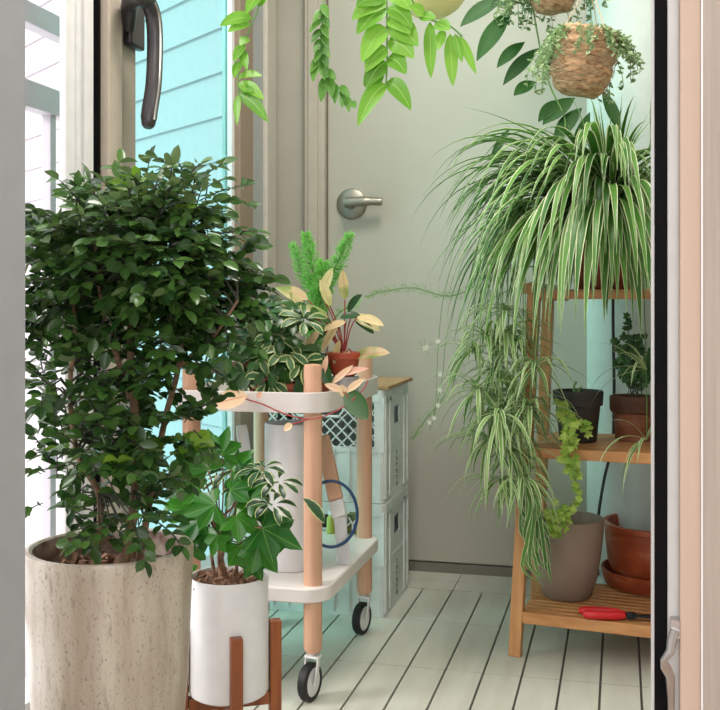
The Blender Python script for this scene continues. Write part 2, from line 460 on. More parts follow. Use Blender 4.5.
# sash with turquoise glass
y0, y1, y2, y3 = Yl(104.5), Yl(118), Yl(135), Yl(236)
zb = .05
win = struct('window_1', MB().box((XL-.035, y0, zb), (XL+.01, y1, 2.2)).box((XL-.035, y0, 2.2), (XL+.01, y3, 2.28)).box((XL-.035, y0, 0), (XL+.01, y3, zb+.03)), M_beigef, smooth=False, bevel=.003)
struct('sash_edge', MB().box((XL-.032, y1, zb+.03), (XL+.002, y2, 2.2)), M_taupef, win, smooth=False, bevel=.002)
struct('pane', MB().box((XL-.022, y2, zb+.03), (XL-.016, y3-.02, 2.2)), M_teal, win, smooth=False)
struct('glazing_bead', MB().box((XL-.03, y3-.02, zb+.03), (XL-.004, y3-.0005, 2.2)), M_whitef, win, smooth=False)
struct('gasket', MB().box((XL-.05, y0-.007, 0), (XL-.008, y0-.0006, 2.28)), M_black, win, smooth=False)
# handle: mounting plate + curved lever
hy = Yl(128)
p_ = lambda u, v, dx=.0: atX(u, v, XL+dx)
def atX(u, v, X):
    r = ray(u, v); t = X/r.x; return Vector((X, r.y*t, H+r.z*t))
hb = MB()
hb.box((XL+.0025, Yl(121.5), p_(127, 48).z), (XL+.022, Yl(136), p_(127, -60).z))
hplate = struct('window_handle', hb, M_handle, win, smooth=True, bevel=.006)
lev = []
for u, v, dx in ((131, 2, .045), (140, -2, .07), (149, 4, .078), (154, 22, .08), (155, 50, .08), (153.5, 85, .08), (149.5, 112, .08), (148, 128, .08)):
    lev.append(atX(u, v, XL+dx))
lb = MB(); pts = bez(lev, 6); n_ = len(pts)
for i in range(n_-1): pass
lb.tube([atX(129, 30, XL+.02), atX(129, 8, XL+.03), atX(131, 0, XL+.045)]+pts, [.012, .017, .017]+[.016]*(n_-4)+[.0145, .014, .0125, .008], 14)
struct('lever', lb, M_handle, hplate)
le = MB().tube([q+Vector((.0135, -.004, 0)) for q in pts[12:-3]], .0035, 8)
struct('lever_edge', le, M_chrome, hplate)
# open window to the left: white frame, no glass in view
ya, yb = Yl(76), y0-.008
mb = MB().box((XL-.034, ya, 0), (XL-.02, yb, 2.3)); mb.box((XL-.03, ya+.03, 0), (XL-.014, ya+.045, 2.3)); mb.box((XL-.03, ya+.055, 0), (XL-.012, yb-.012, 2.3))
mb.box((XL-.10, YF, 2.24), (XL-.03, ya, 2.3)); mb.box((XL-.10, YF, 0), (XL-.03, ya, .05))
struct('window_2', mb, M_whitef, smooth=False, bevel=.002)
struct('wall_front', MB().box((XL-.1, YF-.1, -.03), (-.70, YF, ZC)).box((-.70, YF-.1, 2.12), (.12, YF, ZC)).box((.12, YF-.1, -.03), (XR+.08, YF, ZC)), M_ceil, smooth=False)
# room around the camera: unseen shell added to cut front daylight, far end open
RF = YF-.1
struct('wall_room_left', MB().box((-1.6, -3.2, -.03), (-1.5, RF, 2.45)).box((-1.5, RF-.02, -.03), (-.70, RF-.0005, 2.45)), M_ceil, smooth=False)
struct('wall_room_right', MB().box((1.3, -3.2, -.03), (1.4, RF, 2.45)).box((.17, RF-.02, -.03), (1.3, RF-.0005, 2.45)), M_ceil, smooth=False)
struct('ceiling_room', MB().box((-1.6, -3.2, 2.45), (1.4, RF, 2.55)), M_ceil, smooth=False)
struct('floor_room', MB().box((-1.6, -3.2, -.08), (1.4, RF, -.031)), M_wood_in, smooth=False)
# outside: balcony railing and the neighbour's siding
xr = XL-.28
rl = MB()
for v0, v1 in ((3, 25), (81, 108)):
    z0, z1 = atX(25, v1, xr).z, atX(25, v0, xr).z
    rl.box((xr-.02, .6, z0), (xr+.02, 2.40, z1))
rl.box((xr-.02, .6, .12), (xr+.02, 2.40, .17))
yy = atX(49, 130, xr).y
ztop = atX(25, 95, xr).z
for kk in range(-8, 22):
    y = yy+kk*.125
    if y > 2.36: break
    rl.box((xr-.012, y-.012, .15), (xr+.012, y+.012, ztop))
rl.box((xr-.025, .8, -.1), (xr+.025, .86, 1.6)); rl.box((xr-.025, 2.36, -.1), (xr+.025, 2.41, 1.6))
rl.box((xr-.06, .5, -.2), (XL-.1, 5.05, -.03))
o = rl.build('balcony_railing', M_rail, smooth=False, bevel=.003)
tag(o, 'white metal balcony railing outside the open window on the left', 'railing')
dw = Vector((-.785, .62, 0)); pw = Vector((-3.6, 6.0, 0)); nw = Vector((-.62, -.785, 0))
sd = MB(); z = -3.0
while z < 6.5:
    a, b = pw+dw*6, pw-dw*2.4
    n = len(sd.v); h_ = .21
    sd.v += [a+UP*z+nw*.014, b+UP*z+nw*.014, b+UP*(z+h_)+nw*0.0, a+UP*(z+h_), a+UP*z, b+UP*z]
    sd.face([n, n+1, n+2, n+3]); sd.face([n, n+4, n+5, n+1]); z += h_
sd.box((-9.2, 9.6, -3), (-8.6, 10.2, 6.4))
hs = tag(thing('neighbour_house', pw+Vector((0, 0, -3)), 'pale house wall with overlapping siding boards beyond the railing', 'building'))
sd2 = sd.build('siding', M_siding, hs, smooth=False)

# the doorway the view goes through: grey jamb left, door leaf edge on the right
jx = -.626*YF
struct('trim_6', MB().box((-.70, YF-.1, -.03), (jx, YF, 2.12)), M_jamb, smooth=False)
yj = .92
def sec(u0, u1, ya_, yb_, name, m, parent=None, **kw):
    mb = MB().box((X_of(u0, ya_), ya_, -.03), (X_of(u1, ya_), yb_, 2.12))
    return struct(name, mb, m, parent, **kw)
leafd = sec(667.5, 679.5, yj, yj+.06, 'door_2', mat('door_edge_grey', (206, 206, 206), .5), smooth=False, bevel=.001)
sec(652.2, 654.6, yj+.008, yj+.05, 'edge_trim', M_whitef, leafd, smooth=False)
sec(654.6, 667.5, yj+.002, yj+.05, 'gasket', M_black, leafd, smooth=False)
f2_ = sec(680, 701, yj-.012, yj+.06, 'trim_7', M_wood_in, smooth=False, bevel=.001)
sec(701, 703, yj-.015, yj+.06, 'trim_8', M_whitef, smooth=False)
mb = MB().box((X_of(703, yj-.014), yj-.014, -.03), (.16, yj+.06, 2.12)); struct('trim_9', mb, M_wood_in2, smooth=False)
# latch on the door edge
la = MB()
def LP(u, v, d=0): return atY(u, v, yj-d)
la.box((X_of(670, yj), yj-.012, LP(670, 634).z), (X_of(679, yj), yj-.0005, LP(670, 616).z))
la.tube([LP(675, 630, .012), LP(672, 640, .014), LP(670, 652, .018), LP(664, 660, .02), LP(666, 668, .018), LP(670, 676, .014), LP(671, 700, .008), LP(671, 716, .008)], [.004, .004, .0035, .003, .0045, .004, .003, .003], 8)
struct('latch', la, M_chrome, leafd)

# white drainpipe in the far right corner and a cable running down beside it
pc = Vector((.052, 2.65, 0))
mb = MB().lathe(pc, [(.135, 0), (.135, ZC)], 56); mb.lathe(pc, [(.139, .1), (.139, .16)], 56)
tag(mb.build('drainpipe', M_pipe), 'wide pale drainpipe standing in the far right corner behind the wooden shelf', 'pipe')
cb = bez([atY(705, 130, 2.40), atY(650, 170, 2.44), atY(616, 240, 2.47), atY(614, 400, 2.47), atY(612, 445, 2.465), atY(604, 480, 2.47), atY(598, 520, 2.47), atY(597, 560, 2.47), atZ(600, 590, .004)], 8)
tag(MB().tube(cb, .0035, 8).build('cable', M_cable), 'thin black cable hanging beside the drainpipe behind the shelf', 'cable')

# ------------------------------------------------------------------ pots and plants: generic builders
def pot_lathe(c, r_top, r_bot, h, wall=.008, rim=0, rim_h=.02, n=56, round_b=.006):
    p = [(0, 0), (r_bot-round_b, 0), (r_bot, round_b)]
    if rim:
        rt = r_bot+(r_top-r_bot)*(1-rim_h/h)
        p += [(rt, h-rim_h), (r_top+rim, h-rim_h+.001), (r_top+rim, h-.002), (r_top+rim-.002, h)]
    else: p += [(r_top, h-.004), (r_top-.0015, h)]
    p += [(r_top-wall, h), (r_top-wall-.002, h-.004), (max(r_bot-wall, .01), wall), (0, wall)]
    return MB().lathe(c, p, n)
def soil(c, r, z, parent, m=M_soil, chips=0):
    mb = MB(); n = 28; rings = 5; c = Vector(c)
    b = len(mb.v); mb.v.append(c+Vector((0, 0, z)))
    for i in range(1, rings+1):
        for k in range(n):
            a = 2*math.pi*k/n; rr = r*i/rings
            mb.v.append(c+Vector((rr*math.cos(a), rr*math.sin(a), z+R.uniform(-.0025, .0025)+.004*(1-i/rings))))
    for k in range(n): mb.face([b, b+1+k, b+1+(k+1) % n])
    for i in range(rings-1):
        for k in range(n):
            k2 = (k+1) % n; mb.face([b+1+i*n+k, b+1+(i+1)*n+k, b+1+(i+1)*n+k2, b+1+i*n+k2])
    mb.build('soil', m, parent)
    if chips:
        cm = MB()
        for _ in range(chips):
            a = R.uniform(0, 6.28); rr = r*.93*math.sqrt(R.random()); q = c+Vector((rr*math.cos(a), rr*math.sin(a), z+.005))
            Mr = Matrix.Translation(q)@Matrix.Rotation(R.uniform(0, 6), 4, rv().normalized())
            s_ = R.uniform(.003, .007); cm.box((-s_*1.5, -s_, -s_*.4), (s_*1.5, s_, s_*.4), M=Mr)
        cm.build('bark_chips', M_chips, parent, smooth=False)['kind'] = 'stuff'

def sprig(fol, tw, base, d, L, n, lL, lW, droop=.5, prof='ovate', up=UP, term=True, spread=1.0):
    """pinnate spray of leaflets along a thin stalk"""
    d = Vector(d).normalized(); p = Vector(base); pts = [p.copy()]; dirs = [d]
    for i in range(n):
        d = (d+Vector((0, 0, -.12*droop))+rv(.12)).normalized(); p = p+d*(L/n); pts.append(p.copy()); dirs.append(d)
    if tw is not None: tw.tube(pts, [.0011]*(len(pts)-1)+[.0006], 4, False)
    sd = d.cross(up); sd = sd.normalized() if sd.length > .05 else Vector((1, 0, 0))
    for i in range(1, n+1):
        s_ = 1 if i % 2 else -1
        dd = (dirs[i]*.55+sd*s_*spread+rv(.3)).normalized()
        fol.leaf(pts[i], dd, (up+rv(.85)+Vector((.15, -.45, 0))).normalized(), lL*R.uniform(.75, 1.15), lW*R.uniform(.8, 1.1), droop*R.uniform(.4, 1.4), 4, .15, prof)
    if term: fol.leaf(pts[-1], dirs[-1], (up+rv(.8)+Vector((.15, -.4, 0))).normalized(), lL*1.1, lW, droop, 4, .15, prof)

def arc(base, az, el, L, k, n=12):
    """arching strap leaf spine: starts at elevation el and falls under its weight"""
    d = Vector((math.cos(az)*math.cos(el), math.sin(az)*math.cos(el), math.sin(el))); p = Vector(base); o = [p.copy()]
    for i in range(n):
        d = (d+Vector((0, 0, -k*(.4+1.2*i/n)*1.0/n*3))).normalized(); p = p+d*(L/n); o.append(p.copy())
    return o
def strap_w(W, n, taper=.7):
    return [W*(.55+.45*min(1, 4*i/n))*(1 if i/n < taper else max(.05, 1-(i/n-taper)/(1-taper))) for i in range(n+1)]

# ------------------------------------------------------------------ big glazed planter with orange jasmine
c = Vector((-.741, 1.41, 0)); zr = .383
t = thing('potted_jasmine', c, 'bushy small-leaved tree in a large speckled beige glazed planter by the open window', 'potted plant')
mb = MB().lathe(c, [(0, 0), (.094, 0), (.100, .004), (.106, .06), (.1165, .2), (.1215, .32), (.1235, .365), (.1245, .378), (.122, .383), (.116, .384), (.1115, .381), (.109, .372), (.109, .33), (.10, .05), (0, .05)], 72)
mb.build('planter', M_glaze, t)
MB().lathe(c, [(.1112, .3815), (.1095, .372), (.1088, .345), (.1083, .345), (.109, .372), (.1108, .382)], 72, closed=True).build('rim_band', M_glazerim, t)
soil(c, .107, .345, t, chips=50)
tr = MB(); fol = MB(); foly = MB(); tw = MB()
base = atY(133, 545, 1.41)
def trunk(ps, r0, r1):
    q = bez(ps, 8); tr.tube(q, [r0+(r1-r0)*i/(len(q)-1) for i in range(len(q))], 9); return q
s1 = trunk([Vector((c.x+.02, c.y-.0, .34)), atY(135, 500, 1.42), atY(136, 430, 1.42), atY(131, 360, 1.41), atY(133, 310, 1.41), atY(150, 240, 1.42)], .0085, .004)
s2 = trunk([Vector((c.x+.035, c.y+.02, .34)), atY(150, 500, 1.44), atY(165, 420, 1.46), atY(178, 370, 1.46), atY(185, 315, 1.46), atY(200, 260, 1.46)], .006, .003)
s3 = trunk([Vector((c.x-.02, c.y-.01, .34)), atY(100, 500, 1.38), atY(78, 455, 1.36), atY(70, 390, 1.36), atY(75, 330, 1.37), atY(70, 270, 1.37)], .0055, .0025)
s4 = trunk([atY(131, 400, 1.41), atY(112, 340, 1.38), atY(100, 290, 1.36), atY(95, 240, 1.35)], .005, .0025)
s5 = trunk([atY(180, 365, 1.46), atY(205, 345, 1.44), atY(222, 325, 1.43), atY(238, 300, 1.43)], .004, .002)
nodes = [q for s_ in (s1, s2, s3, s4, s5) for q in s_ if q.z > .46]
def lobe(u, v, Y, rx, ry, rz, n, shell=.5, lL=.027, lW=.0155, nl=7, yl=.0, twp=.5, L=.075):
    c0 = atY(u, v, Y)
    for _ in range(n):
        dv = rv().normalized(); rr = (shell+(1-shell)*R.random())
        q = c0+Vector((dv.x*rx, dv.y*ry, dv.z*rz))*rr
        if q.x < XL+.035 or (q.z < .425 and (q-c).xy.length > .07): continue
        out = (Vector((dv.x, dv.y, dv.z*.7+.25))+rv(.5)).normalized()
        f_ = foly if R.random() < yl else fol
        if R.random() < twp:
            nn = min(nodes, key=lambda a: (a-q).length + (.05 if a.z > q.z else 0)); mid = (nn+q)/2+Vector((0, 0, .012))
            tw.tube([nn, mid, q], [.002, .0014, .001], 5, False)
        sprig(f_, tw, q, out, L*R.uniform(.6, 1.2), nl, lL*R.uniform(.8, 1.1), lW, .45)
lobe(130, 258, 1.41, .13, .12, .085, 260, .45)
lobe(70, 285, 1.38, .07, .08, .085, 80, .4)
lobe(180, 270, 1.44, .07, .08, .08, 85, .4, L=.06)
lobe(150, 215, 1.42, .07, .06, .035, 36, .4, yl=.3, L=.06)
lobe(185, 195, 1.44, .05, .04, .03, 16, .3)
lobe(60, 215, 1.37, .04, .04, .03, 10, .4, L=.06)
lobe(75, 375, 1.37, .065, .08, .07, 40, .4, L=.06)
lobe(125, 360, 1.43, .08, .06, .06, 36, .5, L=.06)
lobe(180, 350, 1.45, .05, .06, .05, 28, .4, L=.06)
lobe(225, 285, 1.45, .03, .04, .04, 16, .4, L=.05)
lobe(105, 450, 1.39, .08, .09, .045, 30, .4, yl=.15, twp=.8, L=.06)
lobe(180, 430, 1.47, .04, .05, .05, 14, .4, yl=.25, L=.05)
lobe(75, 450, 1.38, .06, .07, .05, 20, .3, L=.05)
lobe(150, 470, 1.42, .05, .05, .05, 16, .3, yl=.3, L=.05)
lobe(225, 330, 1.45, .03, .03, .035, 14, .3, L=.045)
lobe(125, 515, 1.36, .055, .05, .022, 18, .4, yl=.1, twp=.9)
lobe(60, 490, 1.40, .04, .05, .05, 14, .4, twp=.15)
tr.build('trunk', M_bark, t); tw.build('twigs', M_stemd, t)
fol.build('foliage', L_jas, t); o = foly.build('young_foliage', L_jasl, t); o['label'] = 'yellow-green young leaves'

# ------------------------------------------------------------------ white pot on a wooden stand, tree ivy and umbrella plant
c = Vector((-.647, 1.655, 0)); pr = .0672; zb, zt = .082, .283
st = thing('plant_stand', c, 'brown wooden four-legged stand under the white cylinder pot', 'plant stand')
for a in (-60, 30, 120, 210):
    a = math.radians(a); p = c+Vector((math.cos(a), math.sin(a), 0))*(pr+.0125)
    MB().beam(p, p+Vector((0, 0, .20)), .020, .020, Vector((math.cos(a), math.sin(a), 0))).build('leg', M_walnut, st, smooth=False, bevel=.002)
for a in (-60, 30):
    a = math.radians(a); d = Vector((math.cos(a), math.sin(a), 0))*(pr+.001)
    MB().beam(c-d+UP*(.0695 if a > 0 else .0695), c+d+UP*.0695, .022, .022).build('crossbar', M_walnut, st, smooth=False, bevel=.002)
c2 = c+Vector((0, 0, .0815))
t = thing('potted_tree_ivy', c2, 'glossy ivy-leaved plant with trailing umbrella leaves in the white cylinder pot', 'potted plant')
MB().lathe(c2, [(0, 0), (.060, 0), (.0655, .004), (.0672, .012), (.0672, .198), (.0662, .2005), (.0632, .2005), (.062, .196), (.062, .02), (0, .02)], 64).build('pot', M_white, t)
soil(c2, .062, .187, t, M_soil, chips=110)
tr = MB(); fol = MB(); fs = MB(); tw = MB()
top = c2+UP*.185
def G(u, v, Y=1.64): return atY(u, v, Y)
def trunk2(ps, r0, r1, mbx=tr):
    q = bez(ps, 7); mbx.tube(q, [r0+(r1-r0)*i/(len(q)-1) for i in range(len(q))], 8); return q
for k_ in range(7):
    trunk2([top+Vector((-.012+R.uniform(-.012, .012), R.uniform(-.01, .01), 0)), G(218+R.uniform(-8, 8), 552, 1.64), G(222+R.uniform(-12, 16), 530, 1.64), G(222+R.uniform(-22, 30), 505, 1.64+R.uniform(-.02, .02))], .0035, .002)
ivy = [ # u v Y size, direction angle in picture (deg, 0=right 90=up), tilt toward viewer
 (262, 528, 1.60, .066, -18, .5), (258, 545, 1.60, .050, -50, .6), (240, 545, 1.60, .046, -70, .7), (215, 505, 1.60, .052, 190, .6),
 (200, 520, 1.62, .050, 200, .5), (208, 470, 1.64, .050, 120, .5), (222, 455, 1.66, .045, 80, .4), (230, 490, 1.63, .050, 20, .6),
 (200, 490, 1.64, .044, 170, .6), (236, 515, 1.60, .050, -30, .8), (218, 535, 1.59, .034, 250, .8), (232, 470, 1.66, .046, 50, .5),
 (195, 460, 1.66, .045, 110, .4), (212, 448, 1.67, .040, 140, .4), (248, 500, 1.62, .045, 40, .7), (205, 535, 1.61, .035, 215, .7), (252, 560, 1.61, .035, -60, .7),
 (192, 508, 1.63, .045, 165, .6), (228, 520, 1.62, .04, 270, .8), (243, 480, 1.65, .038, 70, .5), (190, 478, 1.66, .04, 150, .4), (184, 500, 1.65, .04, 200, .5)]
for u, v, Y, s_, ang, tl in ivy:
    a = math.radians(ang); d = Vector((math.cos(a)*CA, math.cos(a)*SA-.15, math.sin(a)))
    nr = Vector((R.uniform(-.3, .3), -1+R.uniform(-.2, .2), .9+R.uniform(-.3, .4)))
    b = G(u, v, Y); fol.palm(b, d, nr, s_*1.12, 5, .33, .16)
    tr.tube(bez([b, (b+G(220, 520, 1.64))/2+Vector((0, .01, -.008)), G(220, 540, 1.64)], 4), .0013, 5, False)
def whorl(fm, hub, d, n, L, W, droop=.7, prof='obov', twm=None, stem_from=None):
    d = Vector(d).normalized(); a_ = d.orthogonal().normalized(); b_ = d.cross(a_)
    for i in range(n):
        a = 2*math.pi*i/n+R.uniform(-.2, .2); o_ = a_*math.cos(a)+b_*math.sin(a)
        st_ = hub+(o_+d*.3).normalized()*.008
        fm.leaf(st_, o_+d*.25, d, L*R.uniform(.8, 1.1), W, droop, 5, .12, prof)
    if twm is not None and stem_from is not None: twm.tube(bez([stem_from, (stem_from+hub)/2+Vector((0, 0, .02)), hub], 5), .0016, 6, False)
hubs = [(232, 472, 1.68), (262, 470, 1.64), (278, 482, 1.63), (272, 505, 1.61), (250, 492, 1.66), (268, 530, 1.64), (225, 480, 1.7), (245, 470, 1.7)]
for u, v, Y in hubs:
    h_ = G(u, v, Y); sf = G(248+R.uniform(-6, 6), 515, 1.65)
    whorl(fs, h_, Vector((R.uniform(-.2, .5), -.4, 1)), 7, .042, .014, 1.1, 'obov', tw, sf)
for k_ in range(4): trunk2([top+Vector((.01, .01, 0)), G(238, 548, 1.66), G(246+k_*3, 515, 1.655), G(250+k_*5, 488, 1.65)], .003, .002)
# single long leaves reaching right, and upper leaf
fs.leaf(G(303, 498, 1.60), (CA, SA-.1, -.5), (0, -1, .6), .055, .018, 1.3, 6, .1, 'lance')
fol.leaf(G(242, 447, 1.68), (-CA, -SA, .05), (0, -.8, 1), .068, .026, .3, 8, .15, 'ovate')
for u, v in ((196, 552), (198, 566), (206, 560)):
    fol.leaf(G(u, v, 1.60), (-.5, -.3, R.uniform(-.5, .8)), (0, -1, .5), .035, .016, .3)
tr.build('stem', M_chips, t); tw.build('leaf_stalks', M_stemg, t)
fol.build('foliage', L_ivy, t); o = fs.build('umbrella_foliage', L_schef, t); o['label'] = 'dark fingered leaves edged cream'

# ------------------------------------------------------------------ trolley
tx0, tx1, ty0, ty1 = -.803, -.559, 1.858, 2.258     # leg axes
tcx, tcy = (tx0+tx1)/2, (ty0+ty1)/2
t = thing('trolley', (tcx, tcy, 0), 'white two-tier trolley with round beech legs on castors', 'trolley')
hx, hy_ = (tx1-tx0)/2+.034, (ty1-ty0)/2+.034
MB().plate(tcx, tcy, .541, .549, hx-.003, hy_-.003, .047).ring(tcx, tcy, .541, .579, hx, hy_, .05, .005).build('upper_tray', M_cart, t, bevel=.001)
MB().plate(tcx, tcy, .190, .218, hx, hy_, .05).build('lower_tray', M_cart, t, bevel=.003)
for lx, ly in ((tx0, ty0), (tx1, ty0), (tx0, ty1), (tx1, ty1)):
    lg = MB().lathe((lx, ly, 0), [(0, .092), (.0135, .092), (.0175, .10), (.0175, .622), (.016, .629), (0, .631)], 28).build('leg', M_beech, t)
    w0 = Vector((lx-.006, ly, .0355)); Mw = Matrix.Rotation(math.pi/2, 3, 'Y')
    an = math.radians(-11); Mw = Matrix.Rotation(an, 3, 'Z')@Mw
    cs = MB()
    ax = Matrix.Rotation(an, 3, 'Z')@Vector((1, 0, 0))
    for s_ in (-1, 1):
        cs.beam(w0+ax*s_*.0125+Vector((0, 0, -.004)), Vector((lx, ly, .082))+ax*s_*.0125, .0028, .017, Vector((0, 1, 0)))
    cs.beam(Vector((lx, ly, .084))-ax*.014, Vector((lx, ly, .084))+ax*.014, .018, .005)
    cs.tube([(lx, ly, .085), (lx, ly, .096)], .006, 12)
    co = cs.build('castor', M_plasticw, t, smooth=False, bevel=.0008)
    wh = MB().lathe(w0, [(.0, -.0075), (.0265, -.0075), (.0265, .0075), (0, .0075)], 32, Mw); wh.build('wheel', M_plasticw, co)
    ty = MB().lathe(w0, [(.0268, -.009), (.032, -.0095), (.0352, -.006), (.0352, .006), (.032, .0095), (.0268, .009)], 40, Mw, closed=True); ty.build('tyre', M_rubber, co)

# lower tray: tall white watering can, blue hoop, wooden handle, little bottles
zl = .2185
cc = Vector((-.652, 2.0, zl)); cc = atZ(291, 566, zl); cc = Vector((cc.x, cc.y, zl))
t = thing('watering_can', cc, 'tall white cylindrical watering can with narrow spout on the lower tray', 'watering can')
MB().lathe(cc, [(0, 0), (.050, 0), (.0525, .003), (.0525, .284), (.0515, .287), (.049, .287), (.049, .01), (0, .01)], 56).build('body', M_white, t)
sp = [cc+Vector((-.048, -.01, .06)), cc+Vector((-.068, -.014, .12)), cc+Vector((-.085, -.017, .19)), cc+Vector((-.098, -.02, .28))]
MB().tube(bez(sp, 6), [.016]*6+[.014]*6+[.012]*6+[.0105], 20).build('spout', M_white, t)
hc = atY(331, 515, cc.y+.02)
hcx = [hc+Vector((.0525*math.cos(a)*CA, .0525*math.cos(a)*SA+.0, .066*math.sin(a)+.002)) for a in [math.radians(-112+224*i/32) for i in range(33)]]
MB().tube(hcx, .0032, 10).build('hoop_handle', M_blue, t)
# wooden handle leaning
a0, a1 = atY(322, 436, 2.06), atY(336, 500, 2.02)
wt = thing('hand_brush', (a1.x, a1.y, zl), 'light wooden hand brush leaning behind the front trolley leg', 'brush')
dirw = (a0-a1).normalized()
MB().beam(a1, a0, .030, .014, Vector((0, -1, 0))).build('grip', M_beech, wt, smooth=False, bevel=.003)
bt = Vector((a1.x+.012, a1.y-.0, zl))
MB().beam(a1-dirw*.035, a1-dirw*.001, .030, .014, Vector((0, -1, 0))).build('ferrule', M_plasticw, wt, smooth=False, bevel=.002)
bb = MB()
for i in range(60):
    q = a1-dirw*.034+Vector((R.uniform(-.013, .013), R.uniform(-.005, .005), 0)); e = Vector((q.x+.01+R.uniform(-.004, .004), q.y+R.uniform(-.003, .003), zl+.001)); bb.tube([q, e], .0008, 4)
bb.build('bristles', M_plasticw, wt)['kind'] = 'stuff'
def bottle(u, v, m, mcap, label, r=.011, h=.04, Y=None):
    p = atZ(u, v, zl); b = thing('small_bottle', p, label, 'bottle')
    MB().lathe(p, [(0, 0), (r, 0), (r, h*.68), (r*.55, h*.8), (r*.55, h*.84), (0, h*.84)], 20).build('body', m, b)
    MB().lathe(p+UP*h*.84, [(0, 0), (r*.6, 0), (r*.6, h*.16), (0, h*.16)], 16).build('cap', mcap, b)
bottle(331, 533, M_lime, M_white, 'little lime green bottle on the lower tray', .010, .05)
bottle(341, 534, M_olive, M_white, 'little olive yellow bottle on the lower tray', .010, .048)
p = atZ(353, 534, zl)
bx_ = MB().box(p+Vector((-.014, 0, 0)), p+Vector((.02, .03, .044))).build('carton', mat('printed_dark_card', (56, 66, 50), .5, (120, 120, 60), 80), smooth=False)
tag(bx_, 'small dark printed carton behind the blue hoop', 'box')
mk = MB(); f0 = p+Vector((-.014, -.0006, 0))
for (x0, z0), (x1, z1) in (((.004, .038), (.013, .022)), ((.024, .038), (.013, .022)), ((.013, .022), (.013, .006)), ((.0, .018), (.008, .026)), ((.020, .020), (.030, .030))):
    mk.beam(f0+Vector((x0, 0, z0)), f0+Vector((x1, 0, z1)), .0006, .0028, Vector((0, 0, 1)) if x0 != x1 else Vector((1, 0, 0)))
mk.build('printed_lines', M_white, bx_, smooth=False)

